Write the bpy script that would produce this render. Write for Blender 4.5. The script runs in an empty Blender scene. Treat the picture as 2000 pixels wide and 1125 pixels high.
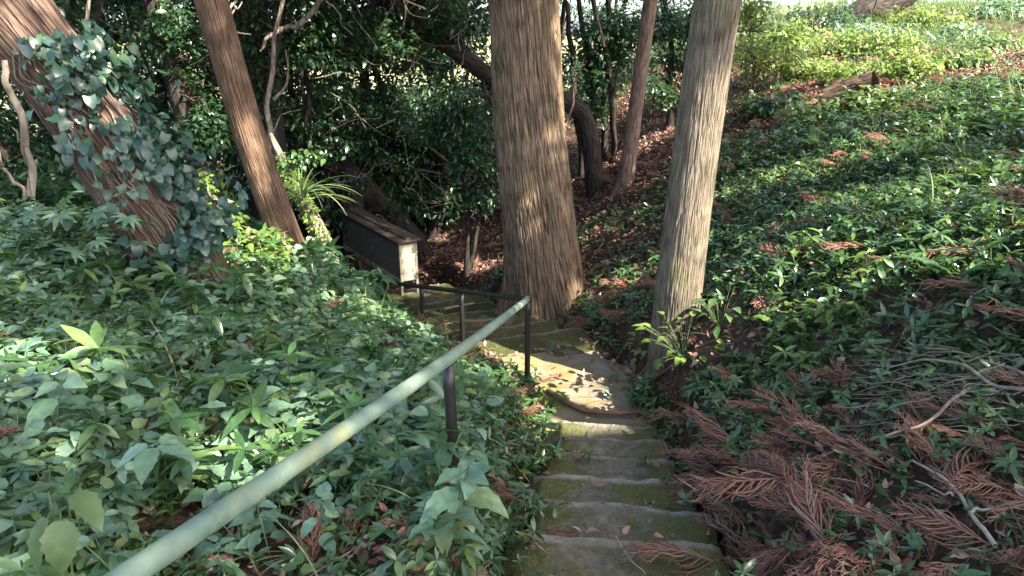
import bpy, math
import numpy as np

# ------------------------------------------------------------------ camera, sky, sun, exposure
sc = bpy.context.scene
PITCH = math.radians(19.0)          # looking down the stairs
FPX = 1450.0                        # focal length in pixels of the 2000 px wide photograph
cam = bpy.data.cameras.new("camera")
cam.sensor_width = 36.0
cam.lens = 36.0 * FPX / 2000.0
cam.clip_start = 0.05
cam.clip_end = 900.0
camo = bpy.data.objects.new("camera", cam)
camo.location = (0, 0, 0)
camo.rotation_euler = (math.pi / 2 - PITCH, 0, 0)
sc.collection.objects.link(camo)
sc.camera = camo

SUN_H = np.array([0.80, -0.60])
SUN_EL = math.radians(43)
SUN = np.array([SUN_H[0] * math.cos(SUN_EL), SUN_H[1] * math.cos(SUN_EL), math.sin(SUN_EL)])
world = bpy.data.worlds.new("World")
sc.world = world
world.use_nodes = True
wn = world.node_tree.nodes
bg = wn["Background"]
sky = wn.new("ShaderNodeTexSky")
sky.sky_type = 'NISHITA'
sky.sun_disc = False
sky.sun_elevation = SUN_EL
sky.sun_rotation = math.atan2(SUN_H[0], SUN_H[1])
sky.air_density = .7
sky.dust_density = 2.5
sky.ozone_density = .4
world.node_tree.links.new(sky.outputs[0], bg.inputs[0])
bg.inputs[1].default_value = 0.15
sl = bpy.data.lights.new("sun", 'SUN')
sl.energy = 5.0
sl.angle = math.radians(0.5)
sl.color = (1.0, 0.93, 0.82)
so = bpy.data.objects.new("sun", sl)
sc.collection.objects.link(so)
from mathutils import Vector, Matrix
so.rotation_euler = Vector(SUN).to_track_quat('Z', 'Y').to_euler()
sc.view_settings.view_transform = 'Standard'
sc.view_settings.look = 'None'
sc.view_settings.gamma = 1.0
sc.view_settings.exposure = 2.42
sc.cycles.max_bounces = 6
sc.cycles.diffuse_bounces = 3
sc.cycles.glossy_bounces = 2
sc.cycles.transmission_bounces = 3
sc.cycles.use_denoising = True

# ------------------------------------------------------------------ helpers
rng = np.random.default_rng(11)
R_ = math.radians
CP, SP = math.cos(PITCH), math.sin(PITCH)


def P(px, py, F):
    """World point seen at photo pixel (px,py), F metres ahead of the camera."""
    xc = (px - 1000.0) / FPX
    yc = -(py - 562.5) / FPX
    d = np.array([xc, CP + yc * SP, -SP + yc * CP])
    return d * (F / d[1])


def PD(px, py, D):
    """World point seen at photo pixel, D metres below the camera."""
    xc = (px - 1000.0) / FPX
    yc = -(py - 562.5) / FPX
    d = np.array([xc, CP + yc * SP, -SP + yc * CP])
    return d * (-D / d[2])


def hash3(ix, iy, iz, seed=0):
    h = (ix * 374761393 + iy * 668265263 + iz * 2147483647 + seed * 974634777) & 0xFFFFFFFF
    h = ((h ^ (h >> 13)) * 1274126177) & 0xFFFFFFFF
    h = ((h ^ (h >> 16)) * 2246822519) & 0xFFFFFFFF
    return ((h ^ (h >> 15)) & 0xFFFFFF) / float(0xFFFFFF)


def vnoise(x, y, z=None, seed=0):
    x = np.asarray(x, float); y = np.asarray(y, float)
    z = np.zeros_like(x) if z is None else np.asarray(z, float)
    fx, fy, fz = np.floor(x), np.floor(y), np.floor(z)
    ix, iy, iz = fx.astype(np.int64), fy.astype(np.int64), fz.astype(np.int64)
    u, v, w = x - fx, y - fy, z - fz
    u = u * u * (3 - 2 * u); v = v * v * (3 - 2 * v); w = w * w * (3 - 2 * w)
    out = 0
    for a in (0, 1):
        for b in (0, 1):
            for c in (0, 1):
                out = out + hash3(ix + a, iy + b, iz + c, seed) * \
                    (u if a else 1 - u) * (v if b else 1 - v) * (w if c else 1 - w)
    return out * 2 - 1


def fbm(x, y, z=None, oct=3, seed=0):
    s, a = 0, 1.0
    z = np.zeros_like(np.asarray(x, float)) if z is None else z
    for o in range(oct):
        s = s + a * vnoise(x * 2 ** o, y * 2 ** o, z * 2 ** o, seed + o)
        a *= .5
    return s


def smooth(a, b, x):
    t = np.clip((x - a) / (b - a), 0, 1)
    return t * t * (3 - 2 * t)


def mesh_obj(name, V, F, mat, parent=None, uv=None, smooth_=True):
    """One mesh object from vertices and quads (n x 4) or a list of such blocks."""
    V = np.ascontiguousarray(V, dtype=np.float32)
    F = np.ascontiguousarray(F, dtype=np.int32)
    me = bpy.data.meshes.new(name)
    n, k = F.shape
    me.vertices.add(len(V)); me.vertices.foreach_set("co", V.ravel())
    me.loops.add(n * k); me.loops.foreach_set("vertex_index", F.ravel())
    me.polygons.add(n)
    me.polygons.foreach_set("loop_start", np.arange(0, n * k, k, dtype=np.int32))
    me.polygons.foreach_set("loop_total", np.full(n, k, dtype=np.int32))
    if uv is not None:
        l = me.uv_layers.new(name="UVMap")
        l.data.foreach_set("uv", np.ascontiguousarray(uv[F.ravel()], dtype=np.float32).ravel())
    me.update(calc_edges=True)
    me.polygons.foreach_set("use_smooth", np.full(n, smooth_, dtype=bool))
    me.materials.append(mat)
    o = bpy.data.objects.new(name, me)
    sc.collection.objects.link(o)
    if parent is not None:
        o.parent = parent
    return o


def tag(o, label=None, cat=None, group=None, kind=None):
    if label: o["label"] = label
    if cat: o["category"] = cat
    if group: o["group"] = group
    if kind: o["kind"] = kind
    return o


def empty(name, loc, label, cat, group=None):
    o = bpy.data.objects.new(name, None)
    o.empty_display_size = .1
    sc.collection.objects.link(o)
    o.location = loc
    return tag(o, label, cat, group)


def part(name, V, F, mat, root, **kw):
    """Mesh part in world coordinates, parented under an unrotated root Empty."""
    V = np.asarray(V) - np.array(root.location)
    return mesh_obj(name, V, F, mat, root, **kw)


def join(blocks):
    Vs, Fs, n = [], [], 0
    for V, F in blocks:
        Vs.append(V); Fs.append(np.asarray(F) + n); n += len(V)
    return np.concatenate(Vs), np.concatenate(Fs)


def spline(pts, n):
    """Catmull-Rom through pts, n samples."""
    p = np.asarray(pts, float)
    if len(p) == 2:
        t = np.linspace(0, 1, n)[:, None]
        return p[0] * (1 - t) + p[1] * t
    q = np.vstack([2 * p[0] - p[1], p, 2 * p[-1] - p[-2]])
    t = np.linspace(0, len(p) - 1 - 1e-9, n)
    i = t.astype(int); f = (t - i)[:, None]
    a, b, c, d = q[i], q[i + 1], q[i + 2], q[i + 3]
    return .5 * (2 * b + (c - a) * f + (2 * a - 5 * b + 4 * c - d) * f ** 2 + (3 * b - a - 3 * c + d) * f ** 3)


def frames(pts):
    T = np.gradient(pts, axis=0)
    T /= np.linalg.norm(T, axis=1, keepdims=True) + 1e-9
    ref = np.array([0, 1.0, 0]) if abs(T[:, 1]).mean() < .8 else np.array([0, 0, 1.0])
    A = np.cross(np.broadcast_to(ref, T.shape), T)
    A /= np.linalg.norm(A, axis=1, keepdims=True) + 1e-9
    B = np.cross(T, A)
    return T, A, B


def tube(pts, rad, sides=5, cap=False):
    pts = np.asarray(pts, float)
    if cap:                         # closed by drawing each end in to a point
        rad = np.interp(np.linspace(0, 1, len(pts)), np.linspace(0, 1, np.size(rad)), np.atleast_1d(rad)) if np.ndim(rad) else np.full(len(pts), float(rad))
        t0, t1 = pts[0] - pts[1], pts[-1] - pts[-2]
        pts = np.vstack([pts[0] + t0 / np.linalg.norm(t0) * 2e-4, pts, pts[-1] + t1 / np.linalg.norm(t1) * 2e-4])
        rad = np.concatenate([[1e-4], rad, [1e-4]])
    n = len(pts)
    rad = np.broadcast_to(np.asarray(rad, float), (n,)) if np.ndim(rad) == 0 or len(np.atleast_1d(rad)) == n \
        else np.interp(np.linspace(0, 1, n), np.linspace(0, 1, len(rad)), rad)
    T, A, B = frames(pts)
    th = np.linspace(0, 2 * math.pi, sides, endpoint=False)
    V = (pts[:, None] + rad[:, None, None] * (A[:, None] * np.cos(th)[None, :, None] + B[:, None] * np.sin(th)[None, :, None])).reshape(-1, 3)
    i = np.arange(n - 1)[:, None] * sides; j = np.arange(sides)[None]
    j2 = (j + 1) % sides
    F = np.stack([i + j, i + j2, i + sides + j2, i + sides + j], -1).reshape(-1, 4)
    return V, F


def box(sx, sy, sz, c=(0, 0, 0)):
    x, y, z = sx / 2, sy / 2, sz / 2
    V = np.array([[-x, -y, -z], [x, -y, -z], [x, y, -z], [-x, y, -z], [-x, -y, z], [x, -y, z], [x, y, z], [-x, y, z]]) + np.array(c)
    F = np.array([[0, 3, 2, 1], [4, 5, 6, 7], [0, 1, 5, 4], [1, 2, 6, 5], [2, 3, 7, 6], [3, 0, 4, 7]])
    return V, F


def rot(yaw, pitch, roll):
    """n x 3 x 3 matrices Rz(yaw) Rx(pitch) Ry(roll)."""
    yaw, pitch, roll = np.broadcast_arrays(np.asarray(yaw, float), np.asarray(pitch, float), np.asarray(roll, float))
    o, z = np.ones_like(yaw), np.zeros_like(yaw)
    c, s = np.cos, np.sin
    Rz = np.stack([c(yaw), -s(yaw), z, s(yaw), c(yaw), z, z, z, o], -1).reshape(yaw.shape + (3, 3))
    Rx = np.stack([o, z, z, z, c(pitch), -s(pitch), z, s(pitch), c(pitch)], -1).reshape(yaw.shape + (3, 3))
    Ry = np.stack([c(roll), z, s(roll), z, o, z, -s(roll), z, c(roll)], -1).reshape(yaw.shape + (3, 3))
    return Rz @ Rx @ Ry


def inst(tpl, pos, Rm, scale):
    """Copies of one template -> one vertex and face block."""
    V, F = tpl
    pos = np.asarray(pos, float); n = len(pos)
    sc_ = np.broadcast_to(np.asarray(scale, float).reshape(-1, 1, 1) if np.ndim(scale) else np.full((1, 1, 1), scale), (n, 1, 1))
    W = np.einsum('nij,vj->nvi', Rm, V) * sc_ + pos[:, None]
    FF = F[None] + (np.arange(n) * len(V))[:, None, None]
    return W.reshape(-1, 3), FF.reshape(-1, F.shape[1])


def inst_many(tpls, pos, Rm, scale):
    n = len(pos)
    scale = np.broadcast_to(np.asarray(scale, float), (n,))
    ch = rng.integers(0, len(tpls), n)
    bl = [inst(t, pos[ch == k], Rm[ch == k], scale[ch == k]) for k, t in enumerate(tpls) if (ch == k).any()]
    return join(bl)


def leaf(n=4, width=.5, fold=.25, droop=.5, prof='ovate', serr=0.0, petiole=0.0, wave=0.0):
    """Folded, drooping leaf blade, 1 long, along +Y, upper side +Z."""
    s = np.linspace(0, 1, n + 1)
    if prof == 'ovate': w = np.sin(np.pi * np.clip(s, .03, 1) ** .62) ** .9
    elif prof == 'lance': w = np.sin(np.pi * np.clip(s, .04, .985) ** .85)
    elif prof == 'heart': w = np.clip(1.0 - s, 0, 1) ** .78 * (.8 + .9 * s) ; w = w / w.max()
    elif prof == 'blade': w = np.clip(1 - s, 0.02, 1) ** .6
    else: w = np.sin(np.pi * np.clip(s, .05, .95))
    w = np.maximum(w, .015) * width / 2
    if serr: w = w * (1 + serr * np.where(np.arange(n + 1) % 2, 1, -1))
    a = droop * s
    dy = np.cos(a); dz = -np.sin(a)
    y = np.concatenate([[0], np.cumsum((dy[1:] + dy[:-1]) / 2 / n)])
    z = np.concatenate([[0], np.cumsum((dz[1:] + dz[:-1]) / 2 / n)])
    wv = wave * np.sin(s * 9)
    V = np.zeros((n + 1, 3, 3))
    V[:, 0] = np.stack([-w, y, z + w * fold + wv * w], -1)
    V[:, 1] = np.stack([0 * w, y, z], -1)
    V[:, 2] = np.stack([w, y, z + w * fold - wv * w], -1)
    if prof == 'heart':
        V[0, 0, 1] -= .14; V[0, 2, 1] -= .14
    V[:, :, 1] += petiole
    i = np.arange(n) * 3
    F = np.concatenate([np.stack([i, i + 1, i + 4, i + 3], -1), np.stack([i + 1, i + 2, i + 5, i + 4], -1)])
    V = V.reshape(-1, 3)
    if petiole:
        tv, tf = tube([[0, 0, 0], [0, petiole, 0]], .012, 3)
        V, F = join([(V, F), (tv, tf)])
    return V, F


def place(tpl, pos, yaw, pitch, roll, s):
    return inst(tpl, np.array([pos]), rot([yaw], [pitch], [roll]), np.array([s]))


# ------------------------------------------------------------------ materials
def new_mat(name):
    m = bpy.data.materials.new(name); m.use_nodes = True
    return m, m.node_tree.nodes, m.node_tree.links, m.node_tree.nodes["Principled BSDF"]


def ramp(nodes, cols, interp='LINEAR'):
    r = nodes.new("ShaderNodeValToRGB"); r.color_ramp.interpolation = interp
    e = r.color_ramp.elements
    while len(e) < len(cols): e.new(0.5)
    for k, (p, c) in enumerate(cols):
        e[k].position = p; e[k].color = (*c, 1)
    return r


def leaf_mat(name, cols, rough=.42, spec=.5, trans=.3, tcol=(.25, .4, .05), dirt=.0):
    m, N, L, b = new_mat(name)
    g = N.new("ShaderNodeNewGeometry")
    r = ramp(N, [(k / max(1, len(cols) - 1), c) for k, c in enumerate(cols)])
    L.new(g.outputs["Random Per Island"], r.inputs[0])
    nz = N.new("ShaderNodeTexNoise"); nz.inputs["Scale"].default_value = 45
    tc = N.new("ShaderNodeTexCoord"); L.new(tc.outputs["Object"], nz.inputs["Vector"])
    mx = N.new("ShaderNodeMix"); mx.data_type = 'RGBA'; mx.blend_type = 'MULTIPLY'
    mr = N.new("ShaderNodeMapRange"); mr.inputs[1].default_value = .3; mr.inputs[2].default_value = .7
    mr.inputs[3].default_value = .72; mr.inputs[4].default_value = 1.2
    L.new(nz.outputs[0], mr.inputs[0])
    mx.inputs[0].default_value = 1
    L.new(r.outputs[0], mx.inputs[6]); L.new(mr.outputs[0], mx.inputs[7])
    L.new(mx.outputs[2], b.inputs["Base Color"])
    b.inputs["Roughness"].default_value = rough
    b.inputs["Specular IOR Level"].default_value = spec
    t = N.new("ShaderNodeBsdfTranslucent")
    tm = N.new("ShaderNodeMix"); tm.data_type = 'RGBA'; tm.blend_type = 'MIX'
    tm.inputs[0].default_value = .5
    L.new(r.outputs[0], tm.inputs[6]); tm.inputs[7].default_value = (*tcol, 1)
    L.new(tm.outputs[2], t.inputs[0])
    ms = N.new("ShaderNodeMixShader"); ms.inputs[0].default_value = trans
    L.new(b.outputs[0], ms.inputs[1]); L.new(t.outputs[0], ms.inputs[2])
    L.new(ms.outputs[0], N["Material Output"].inputs[0])
    return m


def bark_mat(name, lo, mid, hi, su=26, sv=1.6, moss=None, moss_at=.62, rough=.9):
    """Fibrous bark along the trunk's own UV (u round, v along, both in metres)."""
    m, N, L, b = new_mat(name)
    uv = N.new("ShaderNodeUVMap"); uv.uv_map = "UVMap"
    mp = N.new("ShaderNodeMapping"); mp.inputs["Scale"].default_value = (su, sv, 1)
    L.new(uv.outputs[0], mp.inputs[0])
    n1 = N.new("ShaderNodeTexNoise"); n1.inputs["Scale"].default_value = 1.6; n1.inputs["Detail"].default_value = 6
    n1.inputs["Roughness"].default_value = .65; n1.inputs["Distortion"].default_value = .25
    L.new(mp.outputs[0], n1.inputs["Vector"])
    r = ramp(N, [(.33, lo), (.44, mid), (.68, hi)])
    L.new(n1.outputs[0], r.inputs[0])
    mp2 = N.new("ShaderNodeMapping"); mp2.inputs["Scale"].default_value = (su * .95, sv * .42, 1); L.new(uv.outputs[0], mp2.inputs[0])
    dn = N.new("ShaderNodeTexNoise"); dn.inputs["Scale"].default_value = 1.1; dn.inputs["Detail"].default_value = 4; L.new(mp2.outputs[0], dn.inputs["Vector"])
    va = N.new("ShaderNodeVectorMath"); va.operation = 'MULTIPLY_ADD'; va.inputs[1].default_value = (1.3, .8, 0); L.new(dn.outputs["Color"], va.inputs[0]); L.new(mp2.outputs[0], va.inputs[2])
    vo = N.new("ShaderNodeTexVoronoi"); vo.voronoi_dimensions = '2D'; vo.feature = 'DISTANCE_TO_EDGE'; vo.inputs["Scale"].default_value = 1.0; L.new(va.outputs[0], vo.inputs["Vector"])
    cr = N.new("ShaderNodeMapRange"); cr.inputs[1].default_value = .0; cr.inputs[2].default_value = .15; L.new(vo.outputs["Distance"], cr.inputs[0])
    hgt = N.new("ShaderNodeMath"); hgt.operation = 'MULTIPLY_ADD'; L.new(cr.outputs[0], hgt.inputs[0]); hgt.inputs[1].default_value = 1.2; L.new(n1.outputs[0], hgt.inputs[2])
    n2 = N.new("ShaderNodeTexNoise"); n2.inputs["Scale"].default_value = 5; n2.inputs["Detail"].default_value = 4
    L.new(uv.outputs[0], n2.inputs["Vector"])
    mr = N.new("ShaderNodeMapRange"); mr.inputs[1].default_value = .3; mr.inputs[2].default_value = .7
    mr.inputs[3].default_value = .7; mr.inputs[4].default_value = 1.25
    L.new(n2.outputs[0], mr.inputs[0])
    mx = N.new("ShaderNodeMix"); mx.data_type = 'RGBA'; mx.blend_type = 'MULTIPLY'; mx.inputs[0].default_value = 1
    L.new(r.outputs[0], mx.inputs[6]); L.new(mr.outputs[0], mx.inputs[7])
    col = mx.outputs[2]
    cm = N.new("ShaderNodeMix"); cm.data_type = 'RGBA'; cf = N.new("ShaderNodeMath"); cf.operation = 'MULTIPLY_ADD'; L.new(cr.outputs[0], cf.inputs[0]); cf.inputs[1].default_value = .6; cf.inputs[2].default_value = .4
    L.new(cf.outputs[0], cm.inputs[0]); cm.inputs[6].default_value = (*lo, 1); L.new(col, cm.inputs[7]); col = cm.outputs[2]
    if moss:
        n3 = N.new("ShaderNodeTexNoise"); n3.inputs["Scale"].default_value = 3.2; n3.inputs["Detail"].default_value = 7
        L.new(uv.outputs[0], n3.inputs["Vector"])
        m3 = N.new("ShaderNodeMapRange"); m3.inputs[1].default_value = moss_at; m3.inputs[2].default_value = moss_at + .16
        m3.inputs[4].default_value = .75
        L.new(n3.outputs[0], m3.inputs[0])
        m4 = N.new("ShaderNodeMix"); m4.data_type = 'RGBA'
        L.new(m3.outputs[0], m4.inputs[0]); L.new(col, m4.inputs[6]); m4.inputs[7].default_value = (*moss, 1)
        col = m4.outputs[2]
    L.new(col, b.inputs["Base Color"])
    b.inputs["Roughness"].default_value = rough
    b.inputs["Specular IOR Level"].default_value = .2
    bp = N.new("ShaderNodeBump"); bp.inputs["Strength"].default_value = .7; bp.inputs["Distance"].default_value = .012
    L.new(hgt.outputs[0], bp.inputs["Height"]); L.new(bp.outputs[0], b.inputs["Normal"])
    return m


def noise_mat(name, cols, scale=8, detail=8, rough=.9, bump=.5, dist=.01, spec=.25, second=None):
    """Object-space noise ramp; second = (colour, scale, from, to) is a patch layer on top."""
    m, N, L, b = new_mat(name)
    tc = N.new("ShaderNodeTexCoord")
    n1 = N.new("ShaderNodeTexNoise"); n1.inputs["Scale"].default_value = scale; n1.inputs["Detail"].default_value = detail
    n1.inputs["Roughness"].default_value = .65
    L.new(tc.outputs["Object"], n1.inputs["Vector"])
    r = ramp(N, cols); L.new(n1.outputs[0], r.inputs[0])
    col = r.outputs[0]
    if second:
        for c2, s2, f2, t2 in second:
            n2 = N.new("ShaderNodeTexNoise"); n2.inputs["Scale"].default_value = s2; n2.inputs["Detail"].default_value = 9
            n2.inputs["Roughness"].default_value = .7
            L.new(tc.outputs["Object"], n2.inputs["Vector"])
            mr = N.new("ShaderNodeMapRange"); mr.inputs[1].default_value = f2; mr.inputs[2].default_value = t2
            L.new(n2.outputs[0], mr.inputs[0])
            mx = N.new("ShaderNodeMix"); mx.data_type = 'RGBA'
            L.new(mr.outputs[0], mx.inputs[0]); L.new(col, mx.inputs[6]); mx.inputs[7].default_value = (*c2, 1)
            col = mx.outputs[2]
    L.new(col, b.inputs["Base Color"])
    b.inputs["Roughness"].default_value = rough
    b.inputs["Specular IOR Level"].default_value = spec
    n3 = N.new("ShaderNodeTexNoise"); n3.inputs["Scale"].default_value = scale * 5; n3.inputs["Detail"].default_value = 6
    L.new(tc.outputs["Object"], n3.inputs["Vector"])
    bp = N.new("ShaderNodeBump"); bp.inputs["Strength"].default_value = bump; bp.inputs["Distance"].default_value = dist
    L.new(n3.outputs[0], bp.inputs["Height"]); L.new(bp.outputs[0], b.inputs["Normal"])
    return m


def island_mat(name, cols, rough=.8, trans=0.0, spec=.2):
    m, N, L, b = new_mat(name)
    g = N.new("ShaderNodeNewGeometry")
    r = ramp(N, [(k / max(1, len(cols) - 1), c) for k, c in enumerate(cols)])
    L.new(g.outputs["Random Per Island"], r.inputs[0])
    L.new(r.outputs[0], b.inputs["Base Color"])
    b.inputs["Roughness"].default_value = rough
    b.inputs["Specular IOR Level"].default_value = spec
    return m


M = {}
M['soil'] = noise_mat("soil", [(.3, (.028, .020, .015)), (.5, (.07, .045, .032)), (.72, (.13, .088, .062))], 9, 10, .95, .9, .02, .1)
M['field'] = noise_mat("field", [(.3, (.20, .20, .09)), (.7, (.30, .28, .15))], .6, 8, .95, .3, .02, .1)
M['path'] = noise_mat("path", [(.3, (.15, .12, .08)), (.5, (.215, .175, .125)), (.7, (.28, .235, .18))], 5, 10, .92, .6, .012, .15,
                      [((.155, .142, .05), 3.0, .46, .62), ((.09, .07, .05), 30, .60, .70), ((.34, .30, .24), 60, .64, .72)])


def step_mat(name, moss, stone, moss_bias, wear=.62):
    """Mossy concrete: moss thick at the ends and back of a tread, worn pale along the lip."""
    m, N, L, b = new_mat(name)
    tc = N.new("ShaderNodeTexCoord"); uv = N.new("ShaderNodeUVMap"); uv.uv_map = "UVMap"
    sp = N.new("ShaderNodeSeparateXYZ"); L.new(uv.outputs[0], sp.inputs[0])

    def noise(scale, det=8, rough=.65):
        n = N.new("ShaderNodeTexNoise"); n.inputs["Scale"].default_value = scale; n.inputs["Detail"].default_value = det
        n.inputs["Roughness"].default_value = rough; L.new(tc.outputs["Object"], n.inputs["Vector"]); return n.outputs[0]

    def mth(op, a_, b_):
        n = N.new("ShaderNodeMath"); n.operation = op
        for i, v in enumerate((a_, b_)):
            if isinstance(v, (int, float)): n.inputs[i].default_value = v
            else: L.new(v, n.inputs[i])
        return n.outputs[0]

    def rng_(v, f, t):
        n = N.new("ShaderNodeMapRange"); n.inputs[1].default_value = f; n.inputs[2].default_value = t; L.new(v, n.inputs[0]); return n.outputs[0]

    def mix(f, a_, b_):
        n = N.new("ShaderNodeMix"); n.data_type = 'RGBA'; L.new(f, n.inputs[0])
        for i, v in ((6, a_), (7, b_)):
            if isinstance(v, tuple): n.inputs[i].default_value = (*v, 1)
            else: L.new(v, n.inputs[i])
        return n.outputs[2]
    n_mid, n_fine, n_big = noise(7, 10), noise(60, 6), noise(2.3, 6)
    rs = ramp(N, [(.3, stone[0]), (.5, stone[1]), (.72, stone[2])]); L.new(noise(24, 14, .85), rs.inputs[0])
    rm = ramp(N, [(.3, moss[0]), (.5, moss[1]), (.72, moss[2])]); L.new(noise(42, 10, .85), rm.inputs[0])
    au = mth('ABSOLUTE', sp.outputs[0], 0)
    side = mth('MULTIPLY', mth('POWER', au, 2.0), .38)
    lip = mth('MULTIPLY', rng_(sp.outputs[1], .62, .80), -.42)
    f = mth('ADD', mth('ADD', n_mid, mth('MULTIPLY', n_big, .8)), mth('ADD', mth('ADD', side, lip), mth('MULTIPLY', n_fine, .25)))
    f = rng_(f, 1.06 - moss_bias, 1.24 - moss_bias)
    worn = mth('MULTIPLY', rng_(mth('ADD', sp.outputs[1], mth('MULTIPLY', n_mid, .5)), .92, 1.06), mth('SUBTRACT', 1.0, mth('MULTIPLY', mth('POWER', au, 3.0), .8)))
    f = mth('MULTIPLY', f, mth('SUBTRACT', 1.0, mth('MULTIPLY', worn, .92)))
    col = mix(f, rs.outputs[0], rm.outputs[0])
    col = mix(mth('MULTIPLY', mth('MULTIPLY', worn, rng_(n_mid, .30, .62)), wear), col, (.40, .385, .33))
    spots = rng_(noise(26, 4), .66, .70)
    col = mix(mth('MULTIPLY', spots, .5), col, (.32, .32, .28))
    dark = rng_(noise(16, 10, .8), .57, .70)
    col = mix(mth('MULTIPLY', dark, .6), col, (.035, .028, .018))
    col = mix(mth('MULTIPLY', rng_(noise(150, 3, .6), .60, .66), .55), col, (.045, .04, .02))
    col = mix(mth('MULTIPLY', rng_(noise(95, 3, .6), .64, .69), .45), col, (.26, .25, .17))
    L.new(col, b.inputs["Base Color"]); b.inputs["Roughness"].default_value = .93; b.inputs["Specular IOR Level"].default_value = .15
    bp = N.new("ShaderNodeBump"); bp.inputs["Strength"].default_value = 1; bp.inputs["Distance"].default_value = .014
    L.new(mth('ADD', mth('ADD', noise(45, 8, .7), mth('MULTIPLY', noise(130, 4), .6)), mth('MULTIPLY', f, .5)), bp.inputs["Height"]); L.new(bp.outputs[0], b.inputs["Normal"])
    return m


M['stone'] = step_mat("mossy_concrete", [(.055, .057, .022), (.115, .116, .042), (.195, .19, .082)], [(.075, .072, .055), (.165, .148, .108), (.30, .28, .225)], .07)
M['mossy'] = step_mat("mossy_stone", [(.030, .032, .012), (.062, .064, .022), (.105, .10, .042)], [(.07, .065, .045), (.13, .12, .085), (.21, .20, .15)], .17, .15)
M['cedar'] = bark_mat("cedar_bark", (.030, .019, .012), (.15, .10, .060), (.25, .185, .12), 38, 3.2, (.085, .09, .03), .64)
M['cedar2'] = bark_mat("cedar_bark_young", (.055, .043, .030), (.155, .122, .082), (.25, .21, .15), 64, 5.0, (.11, .115, .04), .54)
M['cedar3'] = bark_mat("cedar_bark_brown", (.040, .024, .014), (.115, .070, .042), (.19, .125, .08), 44, 4.0, (.11, .11, .02), .66)
M['cedar4'] = bark_mat("cedar_bark_ridged", (.022, .013, .009), (.090, .056, .039), (.19, .132, .098), 34, 2.6)
M['pink'] = bark_mat("smooth_pink_bark", (.095, .058, .042), (.17, .108, .078), (.24, .17, .13), 16, 5)
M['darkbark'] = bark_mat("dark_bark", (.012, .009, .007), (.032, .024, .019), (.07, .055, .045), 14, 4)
M['greybark'] = bark_mat("grey_bark", (.08, .06, .045), (.17, .135, .10), (.28, .235, .18), 14, 5)
M['weed'] = leaf_mat("weed_leaf", [(.10, .18, .11), (.14, .24, .15), (.18, .29, .18), (.11, .20, .11), (.09, .155, .10), (.13, .22, .12), (.23, .28, .12)], .42, .5, .25)
M['gloss'] = leaf_mat("glossy_leaf", [(.025, .062, .022), (.042, .095, .032), (.065, .125, .038), (.035, .08, .028), (.11, .17, .045)], .27, .6, .18)
M['ivy'] = leaf_mat("ivy_leaf", [(.018, .045, .034), (.026, .062, .046), (.032, .072, .046), (.045, .09, .04)], .34, .55, .12)
M['camellia'] = leaf_mat("evergreen_leaf", [(.015, .040, .018), (.024, .058, .026), (.036, .085, .034), (.020, .048, .025)], .33, .55, .22)
M['lush'] = leaf_mat("bright_leaf", [(.085, .16, .035), (.13, .22, .045), (.19, .27, .055), (.10, .18, .04)], .45, .4, .42, (.45, .50, .12))
M['mid'] = leaf_mat("mid_green_leaf", [(.065, .125, .04), (.095, .165, .05), (.13, .20, .06), (.18, .24, .08)], .45, .45, .32, (.3, .42, .06))
M['grass'] = leaf_mat("grass_blade", [(.07, .13, .045), (.10, .18, .06), (.15, .2, .08), (.2, .2, .11)], .5, .35, .3)
M['fern'] = leaf_mat("fern_leaf", [(.03, .075, .028), (.045, .10, .035), (.06, .12, .04)], .55, .3, .2)
M['yellowing'] = leaf_mat("yellowing_leaf", [(.085, .14, .055), (.11, .17, .06), (.095, .15, .06)], .5, .4, .35, (.4, .5, .1))
M['frond'] = island_mat("dead_cedar_frond", [(.11, .050, .034), (.185, .085, .056), (.25, .122, .082), (.15, .085, .062), (.22, .16, .12)], .85)
M['litter'] = island_mat("dry_leaf", [(.10, .045, .03), (.19, .095, .062), (.30, .185, .13), (.13, .06, .045), (.22, .12, .09), (.38, .27, .20)], .75)
M['twig'] = noise_mat("dead_twig", [(.3, (.13, .095, .07)), (.7, (.34, .28, .22))], 20, 5, .85, .3, .003)
M['palewood'] = noise_mat("pale_dead_wood", [(.3, (.26, .21, .15)), (.7, (.46, .40, .31))], 20, 5, .8, .3, .003)
M['root'] = noise_mat("brown_root", [(.3, (.10, .055, .032)), (.7, (.26, .16, .10))], 18, 6, .85, .5, .004)
M['rail'] = noise_mat("worn_green_paint", [(.3, (.095, .15, .11)), (.5, (.145, .205, .15)), (.7, (.20, .25, .165))], 11, 11, .6, .45, .002, .35,
                      [((.27, .265, .11), 6.0, .50, .70), ((.12, .14, .155), 17, .58, .68), ((.09, .065, .045), 38, .66, .72)])
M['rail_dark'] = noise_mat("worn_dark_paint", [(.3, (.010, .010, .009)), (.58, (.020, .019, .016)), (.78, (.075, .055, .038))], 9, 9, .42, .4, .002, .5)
M['panel'] = noise_mat("weathered_board", [(.3, (.08, .065, .04)), (.5, (.24, .225, .16)), (.7, (.42, .40, .31))], 4, 9, .85, .4, .004, .2,
                       [((.055, .04, .028), 5.5, .52, .60)])
M['case_wood'] = noise_mat("dark_case_wood", [(.3, (.035, .026, .020)), (.7, (.11, .085, .062))], 10, 7, .85, .4, .004)
M['case_mesh'] = noise_mat("dirty_glass_panel", [(.3, (.045, .043, .036)), (.7, (.17, .16, .135))], 22, 4, .4, .2, .002, .5)

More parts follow.
